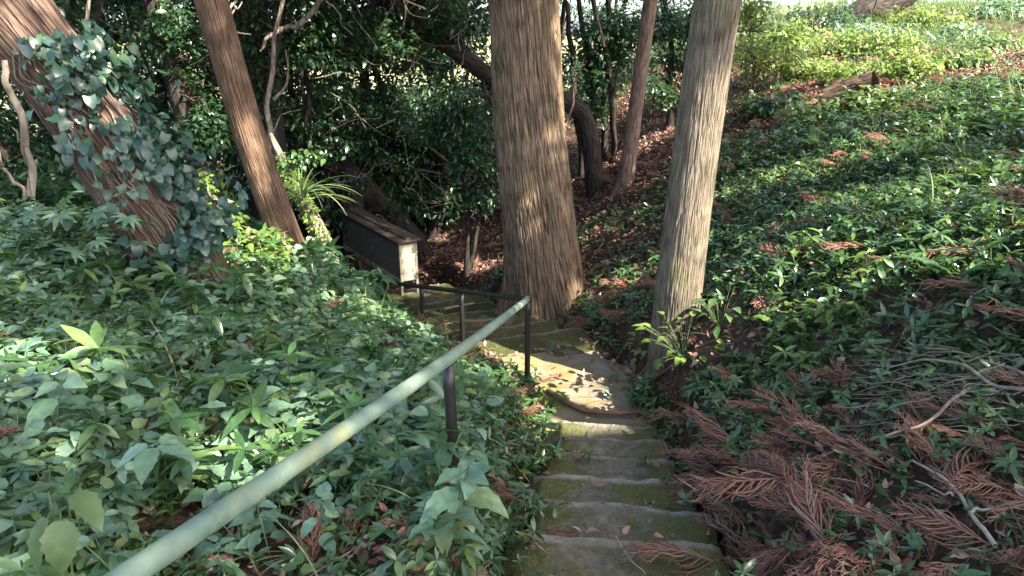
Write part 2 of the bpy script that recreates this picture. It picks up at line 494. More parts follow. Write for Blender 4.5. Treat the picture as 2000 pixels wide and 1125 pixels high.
# ------------------------------------------------------------------ terrain
FL1_A, FL1_B = np.array([.33, 1.9]), np.array([.58, 4.3])       # upper flight, seen in plan
PATH = np.array([[.05, -.8, -1.6], [.33, 1.75, -1.6], [.375, 2.2, -1.66], [.58, 4.35, -2.42], [.57, 4.5, -2.52], [.50, 5.2, -2.53],
                 [.22, 5.75, -2.56], [-.60, 8.3, -3.18], [-1.45, 10.2, -3.60], [-2.4, 12.6, -3.75]])
ctrl = np.array([
    (0, 0, -1.6), (0, -3, -1.6), (-3, -3, -1.3), (3, -3, -1.15),
    *[PD(*a) for a in [(0, 520, 1.58), (300, 700, 1.66), (0, 900, 1.48), (150, 1100, 1.55), (600, 1000, 1.68), (650, 640, 2.02),
                       (365, 550, 1.74), (780, 660, 2.25), (880, 780, 2.15), (1000, 950, 1.82), (500, 800, 1.72)]],
    (-.21, 2.3, -1.57), (-.25, 3.2, -1.78), (-1.3, 6.9, -2.7), (-1.99, 6.5, -2.1), (-2.28, 5, -1.78), (-4, 7, -1.75), (-6, 6, -1.5), (-6, 10, -2.4), (-3, 9, -3.0),
    (-1.5, 9.5, -3.75), (-2.6, 11.3, -3.85), (-.8, 10.8, -3.3), (-1, 13, -3.6), (-4, 13, -3.6), (-8, 13, -3.0), (-2.2, 8.0, -3.0),
    (.5, 5, -2.52), (.25, 5.7, -2.55), (-.6, 8.3, -3.18), (-.45, 5.8, -2.7), (-1.0, 7.0, -2.95), (-1.5, 8.3, -3.35),
    (.36, 7.6, -2.85), (1.2, 5.1, -2.12), (1.55, 10, -2.0), (1.0, 8.8, -2.4), (.6, 10.5, -2.75), (.9, 6.4, -2.5), (-.2, 9.5, -3.1),
    *[PD(*a) for a in [(2000, 900, 1.35), (1600, 900, 1.65), (1400, 800, 2.0), (1450, 1000, 1.67), (1900, 1110, 1.4), (2000, 600, 1.15),
                       (1700, 600, 1.4), (1450, 550, 1.7), (2000, 400, .95), (1700, 400, 1.3), (1450, 400, 1.65), (2000, 200, .65),
                       (1700, 200, .85), (1500, 205, 1.0), (1300, 250, 1.5), (2000, 100, .35), (1500, 112, .45)]],
    (7, 20, .1), (12, 20, .5), (9, 26, .8), (4.6, 19, -.2), (2.6, 16, -1.1), (16, 12, .4), (12, 5, -.1), (8, 0, -.5), (6, -6, -.7),
    (10, 45, -1.5), (0, 30, -3.6), (-15, 30, -3.6), (-20, 10, -2.5), (-15, 0, -1.2), (-10, -10, -1.3), (0, -12, -1.2), (40, 30, -1), (-40, 40, -3.5), (0, 70, -4), (60, 0, -.5),
])
_c2 = .5 ** 2


def _phi(d2): return np.sqrt(d2 + _c2)


_A = _phi(((ctrl[:, None, :2] - ctrl[None, :, :2]) ** 2).sum(-1))
_n = len(ctrl)
_S = np.zeros((_n + 1, _n + 1)); _S[:_n, :_n] = _A + np.eye(_n) * -.02; _S[:_n, _n] = 1; _S[_n, :_n] = 1
_w = np.linalg.solve(_S, np.concatenate([ctrl[:, 2], [0]]))


def path_near(x, y):
    """Distance in plan to the path's centre line, and the path's height there."""
    best = np.full(x.shape, 1e9); z = np.zeros_like(x)
    for a, b in zip(PATH[:-1], PATH[1:]):
        d = b[:2] - a[:2]
        t = np.clip(((x - a[0]) * d[0] + (y - a[1]) * d[1]) / (d @ d), 0, 1)
        dd = np.hypot(x - a[0] - t * d[0], y - a[1] - t * d[1])
        k = dd < best
        z = np.where(k, a[2] + t * (b[2] - a[2]), z); best = np.where(k, dd, best)
    return best, z


def H(x, y, detail=True):
    x = np.atleast_1d(np.asarray(x, float)); y = np.atleast_1d(np.asarray(y, float))
    out = np.empty_like(x)
    for i in range(0, len(x), 20000):
        xs, ys = x[i:i + 20000], y[i:i + 20000]
        d2 = (xs[:, None] - ctrl[None, :, 0]) ** 2 + (ys[:, None] - ctrl[None, :, 1]) ** 2
        out[i:i + 20000] = _phi(d2) @ _w[:_n] + _w[_n]
    r = np.hypot(x, y - 10)
    out = out + (-4.0 - out) * smooth(45, 90, r)
    d, zp = path_near(x, y)
    wd = np.where(y > 5.4, .52, .38)
    k = smooth(wd, wd + .24, d)
    out = (zp - np.where((y > 1.2) & (y < 11), .27, .12)) * (1 - k) + out * k
    if detail:
        out = out + k * (.045 * fbm(x * 1.7, y * 1.7, oct=3, seed=5) + .012 * vnoise(x * 11, y * 11, seed=9))
    return out


def axis(lo, hi, step, far_lo, far_hi, g=1.09):
    a = list(np.arange(lo, hi + step / 2, step))
    s = step
    while a[-1] < far_hi: s *= g; a.append(a[-1] + s)
    s = step; b = [lo]
    while b[-1] > far_lo: s *= g; b.append(b[-1] - s)
    return np.array(b[:0:-1] + a)


gx, gy = axis(-3.2, 4.2, .05, -600, 600), axis(.8, 11, .05, -60, 800)
GX, GY = np.meshgrid(gx, gy)
GZ = H(GX.ravel(), GY.ravel())
nx, ny = len(gx), len(gy)
ii = np.arange(ny - 1)[:, None] * nx + np.arange(nx - 1)[None]
gf = np.stack([ii, ii + 1, ii + nx + 1, ii + nx], -1).reshape(-1, 4)
ground = mesh_obj("ground", np.stack([GX.ravel(), GY.ravel(), GZ], -1), gf, M['soil'])
tag(ground, "brown leaf-strewn earth of the wooded slope", "ground", kind="structure")
# far side: the same sheet turns into a pale dry field beyond the wood
ground.data.materials.append(M['field'])
cy = (GY[:-1, :-1] + GY[1:, 1:]).ravel() / 2; cx = (GX[:-1, :-1] + GX[1:, 1:]).ravel() / 2
ground.data.polygons.foreach_set("material_index", ((cy > 24) & (cx < 40) | (np.hypot(cx, cy) > 40)).astype(np.int32))

# ------------------------------------------------------------------ stairs and landing


def slab(cx, cy, yaw, w, dep, ztop, th, seed, bow=.012, wob=.010, jag=.007):
    """Rough-hewn step: a gridded top with worn lips and a skirt; front (lip) toward local +Y (downhill)."""
    nu, nv = 120, 64
    u = np.linspace(-1, 1, nu); v = np.linspace(-1, 1, nv)
    U, Vv = np.meshgrid(u, v)
    x = U * w / 2 * (1 + .02 * vnoise(Vv * 2, U * 0 + seed, seed=3))
    y = Vv * dep / 2 + bow * (1 - U ** 2) * smooth(-.2, 1, Vv) - bow * .5
    y = y + jag * vnoise(U * 5 + seed * 7, Vv * .0 + seed, seed=2) * smooth(.4, 1, Vv)
    edge = np.maximum(smooth(.86, 1.02, np.abs(U)), smooth(.80, 1.02, np.abs(Vv)))
    z = -edge * .035 + wob * fbm(x * 5 + seed * 3, y * 5, oct=3, seed=seed) - .008 * np.exp(-(U * 2.2) ** 2) + .005 * fbm(x * 22, y * 22, oct=3, seed=seed) - .008 * np.clip(fbm(x * 9 + 5, y * 9, oct=2, seed=seed + 3) - .35, 0, 1)
    top = np.stack([x.ravel(), y.ravel(), z.ravel()], -1)
    i = np.arange(nv - 1)[:, None] * nu + np.arange(nu - 1)[None]
    F = np.stack([i, i + 1, i + nu + 1, i + nu], -1).reshape(-1, 4)
    ring = np.concatenate([np.arange(nu), np.arange(1, nv) * nu + nu - 1, np.arange(nu - 2, -1, -1) + (nv - 1) * nu, np.arange(nv - 2, 0, -1) * nu])
    n0 = len(top); m_ = len(ring)
    low = top[ring].copy(); mid = top[ring].copy()
    mid[:, 2] -= .05; low[:, 2] = -th
    mid[:, :2] *= 1.006
    j = np.arange(m_); k = (j + 1) % m_
    F1 = np.stack([ring[j], n0 + j, n0 + k, ring[k]], -1)
    F2 = np.stack([n0 + j, n0 + m_ + j, n0 + m_ + k, n0 + k], -1)
    Vt = np.vstack([top, mid, low]); FF = np.vstack([F, F1, F2])
    c, s = math.cos(yaw), math.sin(yaw)
    Vt = Vt @ np.array([[c, -s, 0], [s, c, 0], [0, 0, 1]]).T + np.array([cx, cy, ztop])
    uv = np.concatenate([np.stack([U.ravel(), Vv.ravel()], -1)] * 1)
    uv = np.vstack([uv, uv[ring], uv[ring]])
    return Vt, FF, uv


st = empty("stone_stairs", (.45, 3.2, -2.1), "worn concrete steps descending straight down from the viewer beside the green rail", "stairs")
yaw1 = -math.atan2(.21, 2.0)
for k in range(-2, 6):
    F_ = 2.27 + .4 * k; D_ = 1.737 + .13 * k
    if k == -1: F_, D_ = 1.84, 1.60
    if k == -2: F_, D_ = 1.40, 1.53
    xc = .355 + .042 * (k + .5)
    dep = .47
    V, F, uv = slab(xc + [.0, .01, -.02, .015, 0, -.01, .02, 0][k + 2], F_ - dep / 2 + .015, yaw1 + [.02, -.25, .03, -.05, .03, -.02, .04, 0][k + 2], [.70, .70, .78, .76, .74, .70, .66, .64][k + 2], dep, -D_, .28, 10 + k)
    part("step", V, F, M['stone'], st, uv=uv)

st2 = empty("mossy_stairs", (-.2, 7, -2.9), "moss-covered stone steps turning left below the landing", "stairs")
a, b = np.array([.20, 5.85, -2.55]), np.array([-1.30, 10.0, -3.52])
nst = 9
d2 = (b - a)[:2]; yaw2 = math.atan2(-(d2[0]), d2[1])
for k in range(nst):
    c = a + (b - a) * (k / (nst - 1))
    V, F, uv = slab(c[0], c[1], yaw2 + rng.normal(0, .06), 1.05 + rng.normal(0, .06), .60, c[2] + .015, .22, 40 + k, .015, .014, .012)
    part("step", V, F, M['mossy'], st2, uv=uv)

# landing: a sheet over the hollowed ground between the two flights
lx = np.linspace(-.1, 1.15, 70); ly = np.linspace(4.12, 5.75, 80)
LX, LY = np.meshgrid(lx, ly)
lz = H(LX.ravel(), LY.ravel(), False).reshape(LX.shape)
dd, zp = path_near(LX.ravel(), LY.ravel()); dd = dd.reshape(LX.shape)
kk = smooth(.44, .66, dd + .08 * fbm(LX * 5, LY * 5) - .10 * smooth(4.6, 4.3, LY))
LZ = (-2.515 - .02 * (LY - 4.3) + .012 * fbm(LX * 4, LY * 4, seed=4)) * (1 - kk) + (lz - .03) * kk
i_ = np.arange(79)[:, None] * 70 + np.arange(69)[None]
path = mesh_obj("landing_path", np.stack([LX.ravel(), LY.ravel(), LZ.ravel()], -1), np.stack([i_, i_ + 1, i_ + 71, i_ + 70], -1).reshape(-1, 4), M['path'])
tag(path, "sandy mossy landing between the two flights of steps", "path", kind="structure")

# ------------------------------------------------------------------ handrail
hr = empty("handrail", (.11, 4.96, -2.5), "worn green pipe handrail with dark posts turning a corner at the landing", "handrail")
near = P(258, 1120, .92); mid_ = P(873, 703, 2.3); cor = P(1030, 585, 4.96); far = P(700, 545, 8.5)
beg = near + (near - mid_) * .35
V, F = tube(spline([beg, near, mid_, cor], 60), .0213, 20, True)
part("rail", V, F, M['rail'], hr)
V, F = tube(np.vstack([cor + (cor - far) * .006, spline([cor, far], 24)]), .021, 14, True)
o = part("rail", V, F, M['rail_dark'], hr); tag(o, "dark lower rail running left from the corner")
V, F = tube(cor + np.stack([np.zeros(7), np.zeros(7), np.sin(np.linspace(-1.45, 1.45, 7)) * .028], -1), np.cos(np.linspace(-1.45, 1.45, 7)) * .028, 14, True)
part("elbow", V, F, M['rail'], hr)


def post(top, depth, lean=(0, 0)):
    t = np.asarray(top) + np.array([0, 0, -.018]); b = t + np.array([lean[0], lean[1], -depth])
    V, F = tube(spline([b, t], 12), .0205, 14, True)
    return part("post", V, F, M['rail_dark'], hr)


post(mid_ + np.array([.004, 0, 0]), .95, (.02, .0))
post(cor + np.array([.004, .012, 0]), .85)
for s_ in (.274, .498, .74, .97):
    p_ = cor + (far - cor) * s_
    post(p_, .85 if s_ < .9 else 1.0)

# ------------------------------------------------------------------ display case
fr_b = P(783, 552, 9.5)
zt, zb = P(780, 474, 9.5)[2], fr_b[2]
al = np.array([-.545, .843, 0]); pe = np.array([.843, .545, 0])
case = empty("display_case", (fr_b[0], fr_b[1], zb - .5), "long weathered display case on legs with a pale lichen-stained end panel", "display case")
LEN, WID = 2.1, .26


def cbox(s0, s1, w0, w1, z0, z1):
    V, F = box(1, 1, 1)
    V = V + .5
    o = np.array([fr_b[0], fr_b[1], 0])
    Q = o + al * (s0 + (s1 - s0) * V[:, :1]) + pe * (w0 + (w1 - w0) * V[:, 1:2]); Q[:, 2] = z0 + (z1 - z0) * V[:, 2]
    # along x pe is a left-handed frame: flip faces
    return Q, F[:, ::-1]


part("roof", *join([cbox(-.05, LEN + .05, -.05, WID + .05, zt, zt + .025), cbox(-.03, LEN + .03, .09, .17, zt + .027, zt + .05)]), M['case_wood'], case, smooth_=False)
part("end_panel", *cbox(0, .025, .032, WID - .032, zb + .01, zt - .003), M['panel'], case, smooth_=False)
for w_ in (0, WID - .03):
    part("corner_post", *cbox(-.004, .036, w_, w_ + .03, zb - .75, zt - .002), M['panel'], case, smooth_=False)
part("back_panel", *cbox(.04, LEN, WID - .028, WID - .01, zb, zt - .004), M['case_wood'], case, smooth_=False)
part("floor_board", *cbox(.04, LEN, .03, WID - .03, zb + .002, zb + .02), M['case_wood'], case, smooth_=False)
part("sill", *cbox(.04, LEN, -.014, .022, zb - .03, zb + .035), M['panel'], case, smooth_=False)
part("top_frame", *cbox(.04, LEN, -.012, .02, zt - .06, zt - .005), M['case_wood'], case, smooth_=False)
for s_ in (1.02, 2.06):
    part("mullion", *cbox(s_, s_ + .04, -.010, .018, zb + .037, zt - .062), M['case_wood'], case, smooth_=False)
for s0, s1 in ((.04, 1.018), (1.062, 2.058)):
    part("glass_pane", *cbox(s0, s1, .002, .008, zb + .037, zt - .062), M['case_mesh'], case, smooth_=False)
for s_, w_ in ((1.0, 0.), (2.06, 0.), (1.0, WID - .05), (2.06, WID - .05)):
    part("leg", *cbox(s_, s_ + .05, w_, w_ + .05, zb - .9, zb - .032), M['case_wood'], case, smooth_=False)

# ------------------------------------------------------------------ sun patches: gaps in the canopy along these sun rays
LIT = []


def lit(px, py, F=None, r=.3, D=None):
    p = P(px, py, F) if F is not None else PD(px, py, D)
    LIT.append((*p, r))


for a_ in [(1075, 712, .26), (1130, 735, .28), (1180, 752, .26), (1205, 785, .2), (1150, 828, .12), (1200, 760, .22)]:
    lit(a_[0], a_[1], None, a_[2], 2.5)
for a_ in [(950, 742, 4.55, .14), (1000, 760, 4.55, .16), (1055, 780, 4.5, .16), (1085, 800, 4.4, .13), (905, 735, 4.6, .10)]:
    lit(a_[0], a_[1], a_[2], a_[3])
for y_ in range(225, 660, 40): lit(1350 - (y_ - 225) * .07, y_, 4.95, .15)
for a_ in [(1300, 690, 4.7, .25), (1370, 660, 4.7, .22), (1545, 640, 4.1, .2), (1610, 615, 4.3, .22), (1700, 600, 4.4, .12), (1960, 500, 3.8, .2), (1840, 520, 4.2, .1)]:
    lit(*a_[:3], a_[3])
for a_ in [(1480, 330, .16), (1560, 420, .14), (1640, 300, .2), (1700, 470, .16), (1780, 380, .2), (1860, 300, .25), (1900, 420, .16), (1760, 560, .12), (1600, 520, .12), (1850, 620, .10), (1960, 360, .22), (1500, 470, .1), (1700, 340, .18), (1930, 540, .14)]:
    p_ = PD(a_[0], a_[1], 1.35 if a_[1] > 400 else 1.1); LIT.append((*p_, a_[2]))
for a_ in [(405, 400, 6.6, .2), (440, 450, 6.2, .2), (480, 490, 5.9, .22), (520, 500, 5.8, .18), (585, 480, 6.4, .2), 
           (560, 330, 7.4, .3), (600, 390, 7.3, .3), (625, 450, 7.2, .26), (645, 510, 7.2, .26), (520, 280, 7.6, .15), (740, 590, 5.3, .22)]:
    lit(*a_[:3], a_[3])
for a_ in [(20, 690, 3.0, .16), (95, 700, 2.9, .09), (500, 850, 2.4, .10), (600, 800, 2.7, .07)]:
    lit(*a_[:3], a_[3])
for a_ in [(800, 510, 9.5, .11), (800, 540, 9.45, .11), (845, 522, 10.3, .13), (900, 505, 10.3, .09), (960, 470, 10, .15), (880, 530, 9.5, .12)]:
    lit(*a_[:3], a_[3])
for y_ in range(20, 260, 40): lit(1097 - max(0, 0), y_, 7.45, .06)
for a_ in [(300, 250, 8.6, .22), (345, 200, 8.7, .2), (390, 260, 8.7, .22), (660, 165, 10.5, .28), (700, 215, 10.5, .2), (500, 30, 10, .2), (330, 30, 8.6, .2),
           (780, 60, 11, .25), (870, 150, 13, .5), (480, 90, 9, .2), (620, 60, 10, .25), (250, 60, 9, .2), (1300, 215, 12, .4), (1250, 200, 12, .35), (1150, 120, 11.6, .3), (410, 150, 9, .2)]:
    lit(*a_[:3], a_[3])
LIT = np.array(LIT)


def in_lit(p, pad=.0, L=None):
    L = LIT if L is None else L
    out = np.zeros(len(p), bool)
    for i in range(0, len(p), 20000):
        d = p[i:i + 20000, None] - L[None, :, :3]
        t = d @ SUN
        q = np.linalg.norm(d - t[..., None] * SUN, axis=-1)
        out[i:i + 20000] = ((q < L[None, :, 3] * 1.15 + pad) & (t > .4)).any(1)
    # the open hill to the right stays in the sun
    return out


# ------------------------------------------------------------------ trunks


def trunk(pts, rad, mat_uv_scale=1.0, nu=160, nv=220, ridge=.03, kfreq=9, twist=0.0, flare=0.0, flare_h=.6, lobes=5, lump=.03, seed=0):
    c = spline(pts, nv)
    T, A, B = frames(c)
    L = np.concatenate([[0], np.cumsum(np.linalg.norm(np.diff(c, axis=0), axis=1))])
    r = np.interp(np.linspace(0, 1, nv), np.linspace(0, 1, len(rad)), rad)
    th = np.linspace(0, 2 * math.pi, nu + 1)
    TH, LL = np.meshgrid(th, L)
    tw = TH + twist * LL
    r0 = np.mean(rad)
    q1 = np.cos(tw) * kfreq * 1.0; q2 = np.sin(tw) * kfreq * 1.0
    g1 = vnoise(q1, q2, LL * 3.2, seed) + .4 * vnoise(q1 * 2.1, q2 * 2.1, LL * 7, seed + 5)
    n1 = -1.3 * np.exp(-(g1 / .18) ** 2) + .45 * vnoise(q1 * .5, q2 * .5, LL * .6, seed + 4)
    n2 = vnoise(q1 * 2.4, q2 * 2.4, LL * 4.5, seed + 7)
    fl = flare * np.exp(-LL / flare_h) * (1 + .35 * np.cos(lobes * TH + seed) + .25 * vnoise(np.cos(TH) * 2, np.sin(TH) * 2, LL * 0, seed + 3))
    RR = r[:, None] * (1 + lump * fbm(np.cos(TH) * 1.2, np.sin(TH) * 1.2, LL * .9, 2, seed + 2) + fl) + ridge * r0 * n1 + ridge * .35 * r0 * n2
    # ring starts at the side away from the camera
    ang = TH + math.pi / 2
    V = c[:, None] + RR[..., None] * (A[:, None] * np.cos(ang)[..., None] + B[:, None] * np.sin(ang)[..., None])
    uv = np.stack([(tw) * r0, LL], -1).reshape(-1, 2)
    i = np.arange(nv - 1)[:, None] * (nu + 1) + np.arange(nu)[None]
    F = np.stack([i, i + 1, i + nu + 2, i + nu + 1], -1).reshape(-1, 4)
    return V.reshape(-1, 3), F, uv


def cluster(centers, radii, n_each, tpls, size, flat=.55, face_up=.6, reject=True, bias=None):
    """Leaf clumps: leaves spread through ellipsoids round each centre, most turned up and outward."""
    C = np.repeat(centers, n_each, axis=0); Rr = np.repeat(np.atleast_2d(radii) if np.ndim(radii) > 1 else np.tile(radii, (len(centers), 1)), n_each, axis=0)
    n = len(C)
    d = rng.normal(size=(n, 3)); d /= np.linalg.norm(d, axis=1, keepdims=True)
    rr = rng.uniform(0, 1, n) ** .45
    pos = C + d * rr[:, None] * Rr
    if reject:
        k = ~in_lit(pos, size * .5); pos, d = pos[k], d[k]; n = len(pos)
    yaw = np.arctan2(-d[:, 0], d[:, 1]) + rng.normal(0, .7, n)
    pit = rng.normal(-.25, .45, n) + d[:, 2] * .5 * (1 - face_up)
    rol = rng.normal(0, .5, n)
    return inst_many(tpls, pos, rot(yaw, pit, rol), size * rng.uniform(.65, 1.25, n))


LF_BIG = [leaf(2, .42, .2, .5, 'lance'), leaf(2, .5, .25, .8, 'ovate')]
LF_EVER = [leaf(3, .42, .3, .5, 'lance'), leaf(3, .46, .2, .8, 'ovate'), leaf(3, .40, .35, .3, 'lance')]
LF_OV = [leaf(4, .6, .25, .5, 'ovate'), leaf(4, .55, .15, .9, 'ovate')]
LF_SPRAY = [leaf(1, .55, .1, .3, 'x')]

# canopy masses high over the camera's field of view (they shade the slope)


def crown_part(root, centers, radii, n_each, mat, size, tpls=LF_BIG, reject=True, face_up=.6, name="crown"):
    V, F = cluster(np.asarray(centers, float), radii, n_each, tpls, size, reject=reject, face_up=face_up)
    return part(name, V, F, mat, root)


def big_tree(name, label, pts, rad, mat, top_h, crown_r, n_cl, kw, crown_from=3.6, n_leaf=130, grp=None, cat="tree"):
    base = np.array(pts[0])
    root = empty(name, base, label, cat, grp)
    last = np.array(pts[-1]); dirv = last - np.array(pts[-2]); dirv = dirv / np.linalg.norm(dirv)
    V, F, uv = trunk(pts, rad, **kw)
    part("trunk", V, F, mat, root, uv=uv)
    upper = spline([last, last + dirv * .5 * top_h, last + dirv * top_h * .5 + np.array([0, 0, .5 * top_h])], 12)
    bl = [tube(upper, [rad[-1], rad[-1] * .3], 12)]
    cs = []
    for k in range(n_cl):
        f = (k + .5) / n_cl
        p0 = upper[min(11, int(2 + f * 10))]
        aa = k * 2.4 + rng.uniform(0, .5); ln = crown_r * (1.05 - .6 * f) * rng.uniform(.5, 1)
        p1 = p0 + np.array([math.cos(aa) * ln, math.sin(aa) * ln, -.15 * ln])
        bl.append(tube(spline([p0, (p0 + p1) / 2 + np.array([0, 0, .1]), p1], 5), [.05, .015], 4))
        cs.append(p1); cs.append(p0 + (p1 - p0) * .6)
    cs = np.array([c for c in cs if c[2] > crown_from - 1.0])
    bl = bl[:1] + [q for q in bl[1:] if not in_lit(q[0], .05).any()]
    V, F = join(bl); part("limbs", V, F, mat, root, uv=np.zeros((len(V), 2)))
    crown_part(root, cs, (.95, .95, .5), n_leaf, M['camellia'], .20)
    return root


ct0 = P(1065, 600, 7.6); ct0[2] -= .12
big_tree("cedar_tree", "broad fluted cedar trunk standing behind the corner of the handrail",
         [ct0, P(1055, 470, 7.58), P(1035, 250, 7.56), P(1022, 0, 7.55), P(1018, 0, 7.55) + np.array([-.05, .0, .9])],
         [.42, .375, .35, .335, .325], M['cedar'], 9, 2.8, 16, dict(nu=620, nv=420, ridge=.026, kfreq=14, twist=.16, flare=.30, flare_h=.35, lobes=6, lump=.035, seed=3))
rt0 = P(1316, 690, 5.06); rt0[2] -= .35
big_tree("cedar_tree", "slimmer pale cedar trunk with a sunlit face on the right bank above the steps",
         [rt0, P(1322, 600, 5.06), P(1355, 330, 5.06), P(1402, 0, 5.06), P(1410, 0, 5.06) + np.array([.06, 0, .9])],
         [.185, .17, .155, .148, .145], M['cedar2'], 8, 2.0, 8, dict(nu=420, nv=420, ridge=.026, kfreq=11, twist=.02, flare=.30, flare_h=.16, lobes=5, lump=.03, seed=8))
lt0 = P(590, 545, 6.5)
big_tree("cedar_tree", "slender brown cedar trunk tilting left beside the ivy-covered trunk",
         [lt0, P(560, 470, 6.5), P(490, 270, 6.5), P(412, 0, 6.5), P(398, -40, 6.5) + np.array([-.08, 0, .6])],
         [.155, .14, .13, .132, .128], M['cedar3'], 7, 1.8, 7, dict(nu=300, nv=380, ridge=.018, kfreq=11, twist=.03, flare=.10, flare_h=.3, lobes=4, lump=.05, seed=14))
bt0 = P(385, 575, 5.0); bt0[2] -= .25
big_tree("leaning_cedar", "thick ridged cedar trunk leaning hard to the left, wrapped in ivy",
         [bt0, P(325, 470, 5.0), P(205, 280, 5.0), P(110, 145, 5.0), P(20, 20, 4.95), P(-75, -110, 4.9)],
         [.34, .275, .25, .245, .24, .235], M['cedar4'], 6, 2.0, 8, dict(nu=460, nv=420, ridge=.038, kfreq=12, twist=.30, flare=.12, flare_h=.3, lobes=4, lump=.05, seed=21))
th0 = P(1215, 375, 10); th0[2] -= .1
big_tree("slender_tree", "thin smooth pinkish trunk between the two cedars on the bank",
         [th0, P(1226, 330, 10), P(1243, 200, 10), P(1262, 60, 10), P(1271, 0, 10), P(1276, -20, 10) + np.array([.08, 0, .7])],
         [.135, .105, .098, .092, .09, .088], M['pink'], 5, 1.4, 6, dict(nu=60, nv=160, ridge=.02, kfreq=4, flare=.3, flare_h=.12, lump=.05, seed=30))

# unseen leaf masses added high over the bank to keep sun off the hollow
st_root = [o for o in sc.objects if o.get("category") == "tree" and o.name.startswith("slender_tree")][0]
cs_ = np.array([2.4, 8.0, 4.4]) + rng.normal(0, 1, (60, 3)) * np.array([1.3, 1.2, 1.1]); cs_ = np.vstack([cs_, np.array([3.6, 8.8, 4.9]) + rng.normal(0, 1, (60, 3)) * np.array([1.2, 1.2, 1.1])]); cs_ = cs_[cs_[:, 2] > 1.9]
crown_part(st_root, cs_, (.8, .8, .5), 190, M['camellia'], .24, name="added_shade_crown")

# unseen shade trees behind the viewer; crowns shaped to shade the slope, leaving the gaps
GROVE = [(6.2, .2, "tall grove tree nearest the viewer on the right"), (8.4, 2.4, "tall grove tree standing beside the viewer up the hill"),
         (10.6, .4, "tall grove tree farthest up the hill on the right"), (7.4, -3.0, "tall grove tree behind the viewer's right shoulder"),
         (10.2, -3.4, "tall grove tree far behind on the right"), (8.6, -6.2, "tall grove tree farthest behind the viewer"), (5.6, -5.0, "slim grove tree behind the viewer")]
NG = 430
gt = np.stack([rng.uniform(-5.8, 3.6, NG), rng.uniform(-1.2, 10.6, NG), np.full(NG, -1.6)], -1)
gt = gt[~((gt[:, 0] > 2.2 - .5 * np.maximum(0, gt[:, 1] - 7)) & (gt[:, 1] > 5.8) & (rng.uniform(0, 1, NG) < .75))]
gc = gt + SUN * rng.uniform(11.5, 16.5, len(gt))[:, None]
own = np.argmin(np.hypot(gc[:, None, 0] - np.array([g[0] for g in GROVE]), gc[:, None, 1] - np.array([g[1] for g in GROVE])), axis=1)
for k, (x_, y_, lab) in enumerate(GROVE):
    z_ = float(H(x_, y_)[0])
    root = empty("grove_tree", (x_, y_, z_), lab, "tree")
    V, F, uv = trunk([(x_, y_, z_ - .2), (x_ + .1, y_, 2), (x_, y_ + .1, 6), (x_, y_, 11.5)], [.24, .19, .13, .04], nu=24, nv=30, flare=.2)
    part("trunk", V, F, M['cedar3'], root, uv=uv)
    cs = gc[own == k]
    if not len(cs): continue
    bl = [tube(spline([(x_, y_, c[2] - .4), (np.array([x_, y_, c[2]]) + c) / 2, c], 24), [.04, .012], 4) for c in cs]
    bl = [q for q in bl if not in_lit(q[0], .05).any()]
    for V, F in (bl if len(bl) < 5 else [join(bl)]):
        part("limb" if len(bl) < 5 else "limbs", V, F, M['cedar3'], root, uv=np.zeros((len(V), 2)))
    crown_part(root, cs, (.8, .8, .5), 80, M['camellia'], .25)

# ------------------------------------------------------------------ background trees and shrubs


def limb_block(path, rad, sides=8, n=14, wob=.03, seed=0):
    c = spline(path, n)
    c = c + wob * np.stack([vnoise(np.arange(n) * .38, np.full(n, seed + .3 + k)) for k in range(3)], -1)
    return tube(c, rad, sides)


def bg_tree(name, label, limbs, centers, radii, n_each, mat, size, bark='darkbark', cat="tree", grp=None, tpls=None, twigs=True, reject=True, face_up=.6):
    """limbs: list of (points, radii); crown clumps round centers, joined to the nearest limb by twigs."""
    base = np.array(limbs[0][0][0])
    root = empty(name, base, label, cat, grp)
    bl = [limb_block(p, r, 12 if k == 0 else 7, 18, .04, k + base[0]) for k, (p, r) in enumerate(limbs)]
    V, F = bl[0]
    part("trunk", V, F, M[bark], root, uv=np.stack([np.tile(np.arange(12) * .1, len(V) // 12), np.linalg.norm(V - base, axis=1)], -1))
    allp = np.vstack([spline(p, 10) for p, r in limbs])
    centers = np.asarray(centers, float)
    ex = bl[1:]
    if twigs:
        for c in centers:
            q = allp[np.argmin(np.linalg.norm(allp - c, axis=1) + .3 * np.maximum(0, allp[:, 2] - c[2] + .2))]
            ex.append(limb_block([q, (q + c) / 2 + rng.normal(0, .08, 3), c], [.022, .006], 4, 6, .02, c[0]))
    if ex:
        V, F = join(ex); part("limbs", V, F, M[bark], root, uv=np.stack([V[:, 0], V[:, 2]], -1))
    V, F = cluster(centers, radii, n_each, tpls or LF_EVER, size, reject=reject, face_up=face_up)
    part("crown", V, F, M[mat], root)
    return root


def gp(x, y, dz=0.0): return np.array([x, y, float(H(x, y)[0]) + dz])


def blob(c, r, n):
    d = rng.normal(size=(n, 3)); d /= np.linalg.norm(d, axis=1, keepdims=True)
    return np.asarray(c) + d * rng.uniform(.3, 1, (n, 1)) * np.asarray(r)


